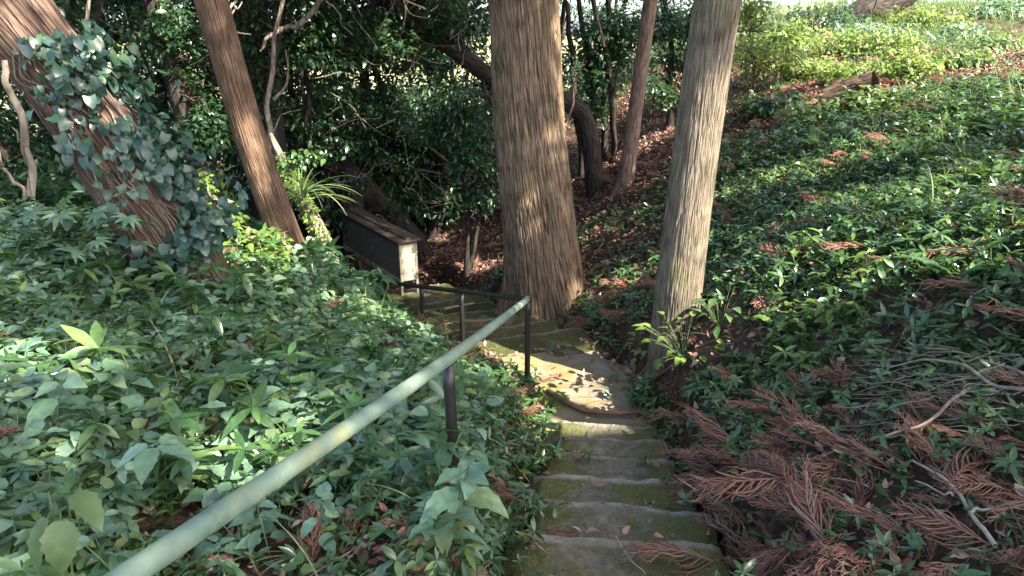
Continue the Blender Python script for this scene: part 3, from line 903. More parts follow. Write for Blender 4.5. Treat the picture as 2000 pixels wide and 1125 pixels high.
# ivy-wrapped trunks, upper left
p0 = gp(*P(412, 330, 8.8)[:2], -.1)
bg_tree("ivy_clad_tree", "dark ivy-wrapped trunk tilting right, between the ivy-covered cedar and the slender cedar",
        [([p0, P(375, 260, 8.8), P(330, 110, 8.8), P(300, -20, 8.8), P(290, -90, 8.8)], [.17, .13, .11, .10])],
        np.vstack([blob(P(345 + k * 9, 40 + k * 30, 8.6), (.28, .2, .2), 5) for k in range(9)]), (.2, .18, .16), 46, 'camellia', .085)
p0 = gp(*P(520, 330, 10)[:2], -.1)
bg_tree("ivy_clad_tree", "broad dark ivy-wrapped trunk right behind the slender tilting cedar",
        [([p0, P(512, 230, 10), P(498, 90, 10), P(490, -20, 10), P(480, -120, 10)], [.30, .24, .22, .2]),
         ([P(505, 240, 9.7), P(530, 170, 9.6), P(545, 60, 9.6), P(560, -30, 9.6)], [.045, .03, .025])],
        np.vstack([blob(P(500, 20 + k * 32, 9.75), (.36, .1, .22), 6) for k in range(10)]), (.2, .12, .18), 40, 'camellia', .085)

# arching dark tree behind the broad cedar
p0 = gp(*P(1168, 300, 11.2)[:2], -.2)
bg_tree("arching_tree", "dark arching trunk rising from the bank and bending left behind the broad cedar",
        [([p0, P(1150, 255, 11.2), P(1105, 195, 11.3), P(960, 150, 11.6), P(880, 95, 11.8), P(790, 30, 12), P(700, -60, 12)], [.15, .135, .13, .13, .12, .11]),
         ([P(930, 130, 11.6), P(960, 200, 11.5), P(975, 280, 11.4)], [.04, .02]), ([P(905, 110, 11.7), P(920, 190, 11.5), P(945, 260, 11.4)], [.035, .015]),
         ([P(840, 70, 11.9), P(900, 40, 11.8), P(950, -20, 11.7)], [.05, .03])],
        np.vstack([blob(P(920, 60, 11.8), (.9, .5, .35), 7), blob(P(800, 90, 12), (.8, .5, .4), 9), blob(P(700, 60, 12.4), (.8, .6, .5), 10)]), (.42, .3, .25), 120, 'camellia', .095)

# big fallen trunk and dark stump in the hollow
def log_obj(name, label, pts, rad, mat, cat="log", **kw):
    V, F, uv = trunk(pts, rad, **kw)
    r = empty(name, pts[0], label, cat)
    part("trunk", V, F, mat, r, uv=uv)
    return r


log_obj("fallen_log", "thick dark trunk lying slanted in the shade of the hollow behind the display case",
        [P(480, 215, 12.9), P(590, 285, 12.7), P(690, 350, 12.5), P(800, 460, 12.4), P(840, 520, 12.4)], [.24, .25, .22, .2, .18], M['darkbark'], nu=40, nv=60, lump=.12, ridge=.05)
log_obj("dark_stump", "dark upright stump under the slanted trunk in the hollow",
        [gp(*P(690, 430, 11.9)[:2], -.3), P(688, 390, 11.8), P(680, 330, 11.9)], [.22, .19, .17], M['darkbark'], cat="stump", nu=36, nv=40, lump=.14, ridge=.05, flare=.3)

# low leafy roof over the hollow; its nearer, unseen clumps added to block skylight
p0 = gp(-3.6, 11.0, -.1)
bg_tree("evergreen_tree", "spreading dark evergreen whose low boughs roof the hollow over the display case",
        [([p0, (-3.5, 11.0, -1.5), (-3.2, 11.2, .6), (-2.8, 11.4, 2.5)], [.13, .11, .09, .06])] +
        [([(-3.2, 11.2, .3 + .2 * k), (-2.4 + .2 * k, 11 + .5 * math.sin(k * 2), .7 + .2 * k), (-1.2 + .3 * k, 11 + 1.6 * math.sin(k * 2), .3 + .2 * k)], [.05, .03, .015]) for k in range(5)],
        np.vstack([np.stack([rng.uniform(-4.6, -.3, 90), rng.uniform(9.6, 14, 90), rng.uniform(-.35, 1.9, 90)], -1), np.stack([rng.uniform(-4.6, .2, 80), rng.uniform(7.6, 10, 80), rng.uniform(.8, 2.4, 80)], -1)]), (.42, .42, .2), 130, 'camellia', .12)

# evergreen shrub left of the broad cedar
p0 = gp(*P(915, 440, 10.2)[:2], -.1)
bg_tree("evergreen_shrub", "dense dark evergreen shrub overhanging the bank just left of the broad cedar",
        [([p0, P(905, 360, 10.2), P(895, 290, 10.2), P(890, 210, 10.3)], [.05, .035, .02]), ([p0, P(940, 350, 10.1), P(955, 270, 10.1)], [.035, .015])],
        np.vstack([blob(P(900, 235, 10.3), (.55, .4, .35), 16), blob(P(925, 320, 10.1), (.38, .4, .4), 14), blob(P(945, 390, 10.0), (.16, .2, .18), 4), blob(P(860, 250, 10.6), (.4, .3, .25), 7)]),
        (.24, .22, .17), 88, 'camellia', .085, cat="shrub")

# many-stemmed trees between the broad cedar and the bank
for lab, stems, cl in [
    ("many-stemmed evergreen with dark stems just right of the broad cedar",
     [(1160, 290, 1150, 150, 1130, -20), (1180, 270, 1185, 120, 1190, -30), (1140, 280, 1120, 150, 1105, 0), (1200, 280, 1195, 180, 1160, 0)],
     [(1165, 60, .6, .3), (1140, 130, .4, .3), (1190, 160, .45, .3), (1150, 215, .35, .2), (1200, 100, .3, .4)]),
    ("leafy evergreen on the bank between the thin pinkish trunk and the pale cedar",
     [(1310, 215, 1310, 120, 1300, -20), (1330, 210, 1345, 100, 1360, -30)],
     [(1300, 60, .5, .35), (1320, 130, .45, .25), (1230, 60, .3, .3), (1290, 175, .4, .15), (1345, 60, .4, .3)])]:
    lb = []
    for k, (x0, y0, x1, y1, x2, y2) in enumerate(stems):
        b_ = P(x0, y0, 12.4); b_ = gp(b_[0], b_[1], -.1)
        lb.append(([b_, P(x1, y1, 12.4 - .2 * k), P(x2, y2, 12.4)], [.075 - .01 * k, .05, .035]))
    bg_tree("evergreen_tree", lab, lb, np.vstack([blob(P(x, y, 12.2), (a, .5, b), 8) for x, y, a, b in cl]), (.28, .32, .22), 105, 'camellia', .095)
    r_ = [o for o in sc.objects if o.get("label") == lab][0]
    cs = blob(lb[0][0][2] + np.array([0, 0, 2.6]), (1.9, 1.6, 1.4), 22)
    V, F = cluster(cs, (.8, .8, .5), 70, LF_BIG, .25)
    part("added_shade_crown", V, F, M['camellia'], r_)  # unseen leaves added above the view to shade the leafy wall

tg = np.stack([rng.uniform(.5, 3.3, 75), rng.uniform(8.6, 14.5, 75), np.full(75, -1.7)], -1)
tg = tg[tg[:, 0] < 2.0 + .22 * (tg[:, 1] - 8)] + SUN * rng.uniform(6.2, 8.5, 75)[:len(tg[tg[:, 0] < 2.0 + .22 * (tg[:, 1] - 8)]), None]
V, F = cluster(tg, (.75, .75, .45), 90, LF_BIG, .25)
part("added_bank_shade", V, F, M['camellia'], r_)  # unseen clumps added up the sun rays to keep the bank shaded

# leafy wall on the left and across the hollow, each tree with its own stems
WALL = [
    (-70, 9.5, "evergreen at the far left edge behind the leaning cedar", 1.0), (60, 8.2, "low evergreen seen over the leaning cedar's left side", .9),
    (190, 10.5, "evergreen directly above the ivy on the leaning cedar", 1.0), (255, 12.5, "tall evergreen showing between the two left cedars", .9),
    (430, 13.0, "evergreen half hidden by the slender tilting cedar", .9), (575, 11.5, "loose evergreen with pale bare branches right of the slender cedar", .8),
    (640, 13.5, "evergreen filling the background above the fallen trunk", 1.0), (735, 14.5, "evergreen behind the display case", 1.1),
    (815, 13.6, "dark evergreen closing the hollow behind the display case", 1.0), (880, 16.0, "pale-gapped evergreen far behind the arching trunk", .6),
    (960, 15.0, "evergreen mostly hidden by the broad cedar", .8), (350, 16.0, "distant evergreen behind the dark ivy-wrapped trunks", 1.0), (120, 15.0, "distant evergreen at upper left", 1.0),
    (1125, 17.0, "distant loose evergreen seen just right of the broad cedar's top", .5), (1225, 18.0, "distant loose evergreen behind the thin pinkish trunk", .55), (1330, 17.5, "distant loose evergreen behind the pale cedar's top", .5)]
for px_, F_, lab, dens in WALL:
    q = P(px_, 300, F_); g_ = gp(q[0], F_, -.2)
    stems = []
    for k in range(3):
        x_ = q[0] + rng.normal(0, .35); y_ = F_ + rng.normal(0, .3)
        b_ = gp(x_, y_, -.2)
        stems.append(([b_, b_ + np.array([rng.normal(0, .25), rng.normal(0, .2), 1.4]), b_ + np.array([rng.normal(0, .5), rng.normal(0, .4), 3.2]), b_ + np.array([rng.normal(0, .8), rng.normal(0, .5), 5.2])], [.09 - .02 * k, .07 - .015 * k, .05 - .01 * k, .02]))
    zlo = -2.2 if px_ < 500 else -1.7
    cen = []
    for k in range(30 if px_ < 1000 else 0): cen.append((q[0] + rng.normal(0, .8), F_ + rng.normal(.2, .4), rng.uniform(-2.8, -1.0)))
    for k in range(int(60 * dens)):
        z_ = rng.uniform(zlo, 1.6)
        cen.append((q[0] + rng.normal(0, .75), F_ + rng.normal(0, .6), z_))
    if 600 < px_ < 900:       # skirts of foliage hanging into the hollow
        for k in range(50): cen.append((q[0] + rng.normal(0, .6), F_ + rng.normal(.3, .4), rng.uniform(-3.4, -1.7)))
    bg_tree("evergreen_tree", lab, stems, cen, (.34, .32, .24), int(125 * (.7 + .3 * dens)), 'camellia', .105, tpls=[leaf(2, .44, .3, .6, 'lance'), leaf(2, .5, .2, .9, 'ovate')])
    # unseen big loose leaf masses added above the picture to darken the hollow
    cs = np.stack([q[0] + rng.normal(.4, 1.2, 12), F_ + rng.normal(-1.2, 1.2, 12), rng.uniform(1.4, 5.0, 12)], -1)
    r_ = [o for o in sc.objects if o.get("label") == lab][0]
    if px_ < 860:
        V, F = cluster(cs, (.9, .9, .5), 110, LF_BIG, .26)
        part("added_shade_crown", V, F, M['camellia'], r_)

# pale bare branches in front of the leafy wall
def branch_obj(name, label, paths, mat, cat="branch", sides=6, wob=.03):
    r = empty(name, paths[0][0][0], label, cat)
    V, F = limb_block(*paths[0], sides, 22, wob, paths[0][0][0][0])
    part("limb", V, F, mat, r, uv=np.stack([V[:, 0], V[:, 2]], -1))
    if len(paths) > 1:
        bl = [limb_block(p, q, 5, 14, wob, p[0][0] + k) for k, (p, q) in enumerate(paths[1:])]
        if len(bl) < 8:
            for V, F in bl: part("twig", V, F, mat, r, uv=np.stack([V[:, 0], V[:, 2]], -1))
            return r
        V, F = join(bl); part("twigs", V, F, mat, r, uv=np.stack([V[:, 0], V[:, 2]], -1))
    return r


branch_obj("bare_branch", "pale bare branch bending across the foliage right of the slender cedar's top",
           [([P(628, -10, 9), P(600, 40, 9), P(560, 55, 9), P(525, 80, 9), P(508, 100, 9)], [.035, .03, .025, .012]), ([P(560, 55, 9), P(540, 60, 9.1), P(515, 70, 9.2)], [.012, .005]), ([P(640, 0, 9), P(665, 40, 9), P(690, 70, 9.1)], [.012, .005])], M['greybark'])
branch_obj("bare_branch", "crooked pale branch climbing beside the slender cedar to the ivy-wrapped trunk",
           [([P(522, 300, 8.2), P(528, 250, 8.2), P(522, 200, 8.3), P(535, 130, 8.4), P(540, 60, 8.4), P(555, -20, 8.4)], [.035, .03, .026, .02]), ([P(535, 190, 8.3), P(560, 170, 8.4), P(560, 100, 8.4)], [.02, .008]), ([P(528, 270, 8.2), P(550, 225, 8.2), P(590, 215, 8.3)], [.012, .005])], M['greybark'])
branch_obj("bare_branch", "white sunlit forked twig hanging in front of the foliage near the top left",
           [([P(465, -10, 7.5), P(450, 30, 7.5), P(452, 60, 7.5), P(488, 68, 7.5)], [.014, .012, .007]), ([P(452, 25, 7.5), P(475, 5, 7.5)], [.008, .005])], M['palewood'])
branch_obj("dead_sapling", "crooked grey-brown bare stem standing in front of the leaning cedar at the left edge",
           [([P(62, 375, 4.3), P(54, 300, 4.3), P(45, 230, 4.3), P(18, 160, 4.3), P(2, 120, 4.3)], [.026, .024, .02, .017]), ([P(52, 300, 4.3), P(30, 250, 4.4)], [.008, .004])], M['greybark'], cat="sapling")
branch_obj("hanging_vine", "thin pale vine hanging from the top left between the leaning cedar and the ivy-wrapped trunks",
           [([P(168, 135, 6), P(178, 90, 6), P(170, 40, 6), P(172, -30, 6)], [.016, .016, .014]), ([P(178, 90, 6), P(190, 40, 6)], [.005, .003])], M['greybark'], cat="vine")
branch_obj("dead_stick", "thin dark stick leaning on the ground at the left edge",
           [([P(48, 385, 4.6), P(20, 340, 4.6), P(-15, 280, 4.6)], [.012, .010])], M['greybark'], cat="stick")
branch_obj("sapling_stem", "thin reddish sapling stem slanting up just right of the broad cedar",
           [([P(1108, 240, 9.4), P(1125, 160, 9.4), P(1143, 110, 9.4)], [.014, .007]), ([P(1180, 90, 10), P(1165, 30, 10), P(1160, -10, 10)], [.02, .015])], M['pink'], cat="sapling")
branch_obj("dry_sprig", "thin upright bare stem beside the base of the slender tilting cedar",
           [([P(578, 545, 5.9), P(562, 490, 5.9), P(553, 452, 5.9)], [.009, .006])], M['pink'], cat="stem")

# hanging bare twigs in the dark hollow and foliage: one tangle nobody could count
bl = []
for k in range(150):
    px_, py_ = rng.uniform(420, 960), rng.uniform(-10, 420)
    F_ = rng.uniform(10.2, 12.6); p = P(px_, py_, F_)
    ln = rng.uniform(.25, .8); a_ = rng.uniform(0, 6.28)
    q = p + np.array([math.cos(a_) * ln, rng.normal(0, .15), math.sin(a_) * ln * .8])
    bl.append(limb_block([p, (p + q) / 2 + rng.normal(0, .07, 3), q], [.007, .003], 3, 8, .03, k))
V, F = join(bl)
tag(mesh_obj("bare_twigs", V, F, M['twig']), "tangle of thin bare twigs hanging in the background foliage", "twigs", kind="stuff")

# ------------------------------------------------------------------ ivy on the leaning cedar
def basis(yd, zd):
    yd = yd / np.linalg.norm(yd, axis=1, keepdims=True)
    zd = zd - (zd * yd).sum(1, keepdims=True) * yd
    zd = zd / (np.linalg.norm(zd, axis=1, keepdims=True) + 1e-9)
    return np.stack([np.cross(yd, zd), yd, zd], -1)


HEART = [leaf(6, .86, .18, .5, 'heart', petiole=.25), leaf(6, .8, .1, .8, 'heart', petiole=.3), leaf(6, .92, .22, .3, 'heart', petiole=.2)]
iv = empty("ivy_vine", P(380, 500, 4.7), "heart-leaved blue-green ivy climbing the leaning cedar", "ivy")
lc = spline([P(400, 520, 5.0), P(335, 470, 5.0), P(205, 280, 5.0), P(110, 145, 5.0), P(50, 60, 4.97)], 200)
T_, A_, B_ = frames(lc)
n = 1350
t_ = np.clip(rng.beta(1.5, 1.7, n), 0, 1); it = (t_ * 199).astype(int)
# angle round the trunk: 0 = towards the camera, positive = upper right side
side = np.cross(T_, np.array([0, -1.0, 0])); side /= np.linalg.norm(side, axis=1, keepdims=True)
if side[0, 0] < 0: side = -side
frontv = np.cross(side, T_); frontv *= np.sign(-frontv[:, 1:2])
phi = rng.normal(R_(70), R_(34), n)
keep = (vnoise(t_ * 9, phi * 1.5, seed=4) > -.35) & (phi < R_(165)) & (phi > R_(-25)); it, phi = it[keep], phi[keep]; n = len(it)
out = frontv[it] * np.cos(phi)[:, None] + side[it] * np.sin(phi)[:, None]
pos = lc[it] + out * (.265 + rng.gamma(1.6, .055, n))[:, None]
yd = np.array([.25, -.1, -1.0]) + rng.normal(0, .5, (n, 3)) + out * .4
zd = out + np.array([0, -.35, .55]) + rng.normal(0, .5, (n, 3))
V, F = inst_many(HEART, pos, basis(yd, zd), rng.uniform(.032, .088, n))
part("foliage", V, F, M['ivy'], iv)
bl = []
for k in range(9):
    ph = rng.normal(R_(60), R_(30)); i0 = np.arange(10, 190, 12)
    phs = ph + .5 * vnoise(np.arange(len(i0)) * .5, np.full(len(i0), k * 3.1))
    o_ = frontv[i0] * np.cos(phs)[:, None] + side[i0] * np.sin(phs)[:, None]
    bl.append(tube(spline(lc[i0] + o_ * .272, 40), .006, 4))
V, F = join(bl); part("stems", V, F, M['greybark'], iv, uv=np.stack([V[:, 0], V[:, 2]], -1))

# sunlit vine-covered slim trunk behind the slender cedar
p0 = gp(*P(662, 540, 7.2)[:2], -.15)
root = empty("vine_clad_trunk", p0, "slim sunlit trunk covered in small vines and leaves right of the slender cedar's foot", "tree")
V, F, uv = trunk([p0, P(630, 470, 7.25), P(585, 380, 7.3), P(545, 300, 7.4), P(528, 262, 7.5)], [.10, .085, .07, .04, .02], nu=40, nv=120, lump=.2, ridge=.1, kfreq=3)
part("trunk", V, F, M['greybark'], root, uv=uv)
cl = spline([p0 + np.array([0, 0, .2]), P(630, 470, 7.2), P(585, 380, 7.25), P(548, 310, 7.35)], 40)
V, F = cluster(cl, (.10, .10, .09), 26, LF_OV, .045, reject=False); part("foliage", V, F, M['lush'], root)
V, F = cluster(spline([P(560, 320, 7.2), P(620, 300, 7.3)], 8), (.12, .1, .1), 14, LF_OV, .075, reject=False); part("foliage", V, F, M['gloss'], root)

BLADE = [leaf(8, .035, .3, d, 'blade') for d in (.9, 1.4, 1.9, 2.3)]


def tuft(name, label, pos, n, ln, mat, spread=.5, up=1.1, cat="grass"):
    yaw = rng.uniform(0, 6.28, n)
    V, F = inst_many(BLADE, np.tile(pos, (n, 1)) + rng.normal(0, .02, (n, 3)), rot(yaw, rng.normal(up, spread * .5, n), rng.normal(0, .2, n)), ln * rng.uniform(.6, 1.2, n))
    o = mesh_obj(name, V, F, mat)
    return tag(o, label, cat)


tuft("sedge_tuft", "long arching grass blades hanging from the vine-covered slim trunk", P(592, 385, 7.0), 46, .55, M['grass'], .6, .9)
tuft("sedge_tuft", "short bright grass tuft perched above the arching blades on the vine-covered trunk", P(578, 350, 7.1), 40, .22, M['lush'], .9, .6)

# sunlit leafy saplings in the gap between the two left cedars
for lab, cpts, n_, sz in [("sunlit yellow-green sapling between the ivy and the slender cedar", [(400, 350, 6.7), (415, 400, 6.6), (430, 430, 6.4)], 110, .07),
                          ("low sunlit leafy plant at the leaning cedar's foot", [(450, 470, 6.0), (480, 490, 5.85), (515, 500, 5.8), (520, 480, 6.0)], 80, .08)]:
    cs = np.vstack([blob(P(*c), (.14, .14, .10), 4) for c in cpts])
    b_ = P(cpts[-1][0], cpts[-1][1], cpts[-1][2]); b_ = gp(b_[0], b_[1], -.05)
    bg_tree("leafy_sapling", lab, [([b_, P(*cpts[-1]), P(*cpts[0])], [.015, .012, .006])], cs, (.15, .15, .10), n_ // 3, 'lush', sz, cat="sapling", bark='greybark', tpls=LF_OV)

# ------------------------------------------------------------------ hillside on the right: shrubs, log, dark tree
HB = [(1478, 105, 12.6, .55, .38, 'lush', "bright yellow-green shrub at the bank's edge right of the pale cedar"),
      (1470, 30, 13.2, .4, .4, 'lush', "loose upright shrub above the bank's edge against the sky"),
      (1565, 130, 12.4, .6, .30, 'lush', "bright yellow-green shrub left of the mossy log on the hill"),
      (1640, 110, 13.8, .7, .32, 'lush', "bright leafy shrub behind the mossy log on the hill"),
      (1720, 125, 13.4, .7, .36, 'lush', "broad sunlit shrub right above the mossy log"),
      (1768, 195, 10.6, .42, .26, 'lush', "darker rounded shrub right of the mossy log"),
      (1600, 55, 18, .9, .5, 'camellia', "dark rounded bush left of the horizontal tree on the crest"),
      (1700, 75, 17, .8, .32, 'weed', "pale green bush below the horizontal tree on the crest"),
      (1815, 50, 18.5, .95, .42, 'lush', "green bush right of the horizontal tree on the crest"),
      (1850, 95, 16, .8, .30, 'weed', "grey-green low bush on the upper right slope"),
      (1960, 60, 19, 1.0, .35, 'weed', "low bush at the top right corner of the hill"),
      (1930, 130, 13, .6, .2, 'grass', "low sunlit grassy plant near the right edge of the hill"),
      (1660, 165, 11.4, .5, .2, 'lush', "low sunlit plant hugging the back of the mossy log"),
      (1590, 232, 9.4, .35, .10, 'mid', "low green sprays in front of the left end of the mossy log"), (1690, 240, 9.2, .35, .09, 'mid', "low green sprays in front of the cut end of the mossy log"),
      (1500, 215, 10.6, .5, .14, 'camellia', "dark low plants under the bank's edge right of the pale cedar"), (1860, 190, 11, .5, .12, 'mid', "low green sprays right of the mossy log on the bare patch"),
      (1530, 80, 15, .7, .3, 'lush', "sunlit bush standing behind the bank's edge")]
for px_, py_, F_, rx, rz, mt, lab in HB:
    c = P(px_, py_, F_); g_ = gp(c[0], c[1], -.05)
    c[2] = max(c[2], g_[2] + .15)
    cs = blob(c, (rx, rx * .8, rz), int(14 + 16 * rx))
    cs[:, 2] = np.maximum(cs[:, 2], H(cs[:, 0], cs[:, 1]) + .08)
    bg_tree("hill_shrub", lab, [([g_, (g_ + c) / 2, c], [.03, .02, .01])], cs, (.26, .26, .17), 30, mt, .09 if F_ < 15 else .11, cat="shrub", bark='greybark', tpls=LF_OV, reject=False)

log_obj("mossy_log", "short weathered log lying on the hill among the bright shrubs",
        [gp(*P(1610, 205, 10.2)[:2], .10), gp(*P(1655, 205, 10.1)[:2], .13), gp(*P(1705, 205, 9.9)[:2], .15)], [.13, .17, .18], M['cedar4'], nu=60, nv=60, lump=.12, ridge=.06, kfreq=4)
root = empty("crest_tree", gp(*P(1672, 55, 20)[:2], -.1), "ivy-grown tree coloured dark as if backlit, leaning almost flat along the crest at top right", "tree")
V, F, uv = trunk([gp(*P(1650, 50, 20)[:2], -.1), P(1690, 25, 20), P(1740, 8, 20), P(1800, -25, 20), P(1900, -110, 20)], [.3, .34, .3, .2, .16], nu=40, nv=60, lump=.15)
part("trunk", V, F, M['darkbark'], root, uv=uv)  # near-black bark puts the tree's backlit shade into its colour
V, F, uv = trunk([P(1700, 22, 19.9), P(1735, 35, 19.8)], [.28, .22], nu=30, nv=20, lump=.1); part("stub", V, F, M['darkbark'], root, uv=uv)
V, F = cluster(blob(P(1655, 30, 19.7), (.6, .2, .25), 14), (.2, .15, .15), 40, LF_EVER, .11, reject=False); part("foliage", V, F, M['ivy'], root)
cs = blob(P(1830, -160, 20) + np.array([0, 0, 1.0]), (2.2, 1.5, 1.0), 16)
V, F = cluster(cs, (.8, .8, .5), 60, LF_BIG, .25, reject=False); part("crown", V, F, M['camellia'], root)

# ------------------------------------------------------------------ ground cover


def in_frame(p, mx=1.22, my=1.15):
    c = p[:, 1] * CP - p[:, 2] * SP
    u = p[:, 0] / c * FPX; v = (p[:, 1] * SP + p[:, 2] * CP) / c * FPX
    s_ = FPX / np.maximum(c, .25)          # a metre of margin for a viewer a step to the side
    return (c > .25) & (np.abs(u) < 1000 * mx + s_) & (v < 562 * my) & (v > -562 * my - .6 * s_)


def scatter(n, x0, x1, y0, y1, fn=None, power=1.0):
    x = rng.uniform(x0, x1, n); y = y0 + (y1 - y0) * rng.uniform(0, 1, n) ** power
    k = np.ones(n, bool)
    if fn is not None: k = rng.uniform(0, 1, n) < fn(x, y)
    x, y = x[k], y[k]
    p = np.stack([x, y, surf(x, y)], -1)
    return p[in_frame(p)]


def pathx(y): return np.interp(y, PATH[:, 1], PATH[:, 0])


def surf(x, y):
    """Top of whatever lies on the ground there: earth, landing or a step."""
    x = np.atleast_1d(np.asarray(x, float)); y = np.atleast_1d(np.asarray(y, float))
    h = H(x, y); d, zp = path_near(x, y)
    k = np.ceil((y - 2.27) / .4)
    st_ = np.where(y <= 4.27, -(1.737 + .13 * np.clip(k, -1, 5)), np.where(y < 5.75, -2.515 - .02 * (y - 4.3), zp + .005))
    return np.where((d < np.where(y < 4.3, .36, .46)) & (y > 1.5), np.maximum(h, st_), h)


CASE_C = np.array([fr_b[0], fr_b[1]]) + al[:2] * 1.0


def offpath(x, y, m=.42):
    d, _ = path_near(x, y)
    w = np.where(y > 5.2, m + .14, m)
    ok = smooth(w - .06, w + .05, d + .09 * vnoise(x * 6, y * 6, seed=31))
    ok = ok * ~((np.hypot(x - .36, y - 7.6) < .46) | (np.hypot(x - 1.2, y - 5.06) < .2) | (np.hypot(x + 2.2, y - 5) < .3))
    return ok


def weed_plant():
    bl = []
    h = rng.uniform(.07, .20); lean_ = rng.normal(0, .05, 2)
    top = np.array([lean_[0], lean_[1], h])
    bl.append(tube(spline([(0, 0, -.05), top * .55, top], 4), [.003, .002], 3))
    nodes = rng.integers(3, 5); a0 = rng.uniform(0, 6.28)
    for k in range(nodes):
        f = .45 + .55 * k / (nodes - 1); q = top * f
        L_ = rng.uniform(.062, .105) * (1.0 if k < nodes - 1 else .72)
        m_ = 2 if k < nodes - 1 else 3
        for j in range(m_):
            lf = leaf(8, rng.uniform(.42, .68), rng.uniform(.1, .35), rng.uniform(.2, 1.2), 'ovate', .08, petiole=.18, wave=.08)
            bl.append(place(lf, q, a0 + k * 1.57 + j * 6.283 / m_ + rng.normal(0, .25), rng.normal(.12, .22), rng.normal(0, .25), L_))
    return join(bl)


def gloss_plant(nl=7, h=.09, L0=.062, wid=.34):
    bl = []
    hh = h * rng.uniform(.5, 1.4); top = np.array([rng.normal(0, .02), rng.normal(0, .02), hh])
    bl.append(tube([(0, 0, -.03), top], .0018, 3))
    for k in range(nl):
        q = top * (1 if k > 1 else .6)
        lf = leaf(4, wid * rng.uniform(.8, 1.2), rng.uniform(.15, .4), rng.uniform(.1, .7), 'lance')
        bl.append(place(lf, q, k * 2.4 + rng.normal(0, .3), rng.normal(.18, .3), rng.normal(0, .3), L0 * rng.uniform(.7, 1.3)))
    return join(bl)


WEED = [weed_plant() for k in range(14)]
GLOSS = [gloss_plant() for k in range(12)]
LANCE = [gloss_plant(9, .16, .085, .30) for k in range(8)]


def stuff(name, tpls, pos, scale, mat, label, tilt=.18, sink=0.0):
    n = len(pos)
    pos = pos - np.array([0, 0, sink])
    V, F = inst_many(tpls, pos, rot(rng.uniform(0, 6.28, n), rng.normal(0, tilt, n), rng.normal(0, tilt, n)), scale)
    return tag(mesh_obj(name, V, F, mat), label, "plants", kind="stuff")


# left bank: knee-high broad-leaved weeds
def f_left(x, y):
    e = pathx(y) - x
    lim = np.where(y > 5, 1.05, .62 + .10 * np.clip(y - 2, 0, 3))
    return offpath(x, y) * smooth(lim - .2, lim + .25, e + .25 * vnoise(x * 2, y * 2, seed=41)) * (.22 + .78 * smooth(-.5, .1, vnoise(x * 1.9, y * 1.9, seed=42)))


pw = scatter(20000, -6.5, .2, .5, 8.0, lambda x, y: f_left(x, y) * np.clip(1.25 - .07 * y, .5, 1))
wsc = rng.uniform(.55, 1.28, len(pw)) * (1 + .25 * smooth(.2, .9, vnoise(pw[:, 0] * 1.1, pw[:, 1] * 1.1, seed=43)))
wk = rng.uniform(0, 1, len(pw)) + .25 * vnoise(pw[:, 0] * 2.3, pw[:, 1] * 2.3, seed=44)
stuff("broadleaf_weeds", WEED, pw[wk < .66], wsc[wk < .66], M['weed'], "dense pale green broad-leaved weeds covering the left bank")
kk_ = (wk >= .66) & (wk < .80)
stuff("lance_leaved_weeds", LANCE, pw[kk_], wsc[kk_] * 1.1, M['gloss'], "narrow-leaved darker weeds mixed into the left bank")
kk_ = wk >= .80
stuff("yellow_green_weeds", WEED, pw[kk_], wsc[kk_] * .8, M['mid'], "fresher yellow-green weeds mixed into the left bank")


# everywhere near: low glossy cover in patches
def f_gloss(x, y):
    left = x < pathx(y)
    patch = .34 + .5 * smooth(-.25, .25, fbm(x * 2.1, y * 2.1, oct=2, seed=51))
    bare = np.exp(-(((x - 1.10) / .36) ** 2 + ((y - 2.4) / .55) ** 2)) * .93            # drift of dead fronds
    brown = smooth(.5, -.3, np.abs(x - 1.0 - (y - 8) * .25) - .5) * smooth(6.0, 7.6, y) * .75
    return offpath(x, y, .38) * np.where(left, (1 - .75 * smooth(.5, 1.1, pathx(y) - x)) * .9, patch * (1 - bare) * (1 - brown)) * np.clip(1.1 - .05 * y, .4, 1)


pg = scatter(130000, -2.5, 6.0, .8, 9.5, lambda x, y: f_gloss(x, y) * .60)
pg = pg[~(in_lit(pg + np.array([0, 0, .06]), -.03, LIT[:11]) & (pg[:, 2] < -1.75))]
k = rng.uniform(0, 1, len(pg)) < .72
stuff("ground_cover", GLOSS, pg[k], rng.uniform(.55, 1.15, k.sum()) * (.72 + .28 * smooth(1.5, 3.5, pg[k][:, 1])), M['gloss'], "low dark glossy ground cover in patches on both banks", .42)
stuff("tall_ground_cover", LANCE, pg[~k][::3], rng.uniform(.5, 1.0, len(pg[~k][::3])) * (.65 + .35 * smooth(1.5, 3.5, pg[~k][::3][:, 1])), M['gloss'], "taller lance-leaved glossy plants among the low cover", .2)

# hill on the right, further off
def f_hill(x, y):
    return (.12 + .88 * smooth(-.1, .25, fbm(x * 1.3, y * 1.3, oct=2, seed=61))) * smooth(1.6, 2.6, x - np.clip(y - 9, 0, 9) * .25)


ph_ = scatter(24000, 1.5, 14, 4.5, 24, lambda x, y: f_hill(x, y) * np.clip(1.3 - .05 * y, .3, 1), 1.2)
k = rng.uniform(0, 1, len(ph_))
stuff("hillside_plants", WEED, ph_[k < .48], rng.uniform(.4, .9, (k < .48).sum()), M['mid'], "scattered bright young plants over the right hillside")
stuff("hillside_cover", LANCE, ph_[(k >= .48) & (k < .72)], rng.uniform(.45, .95, ((k >= .48) & (k < .72)).sum()), M['gloss'], "dark low plants carpeting the right hillside")
pm = scatter(9000, .8, 6, 1.5, 9, lambda x, y: (x > pathx(y)) * offpath(x, y, .5) * .35 * smooth(1.3, 2.2, x) * smooth(-.2, .3, fbm(x * 1.5, y * 1.5, oct=2, seed=71)))
stuff("young_plants", WEED, pm, rng.uniform(.45, .95, len(pm)), M['mid'], "young mid-green plants dotted among the glossy cover on the right bank")
pgg = ph_[k >= .80]
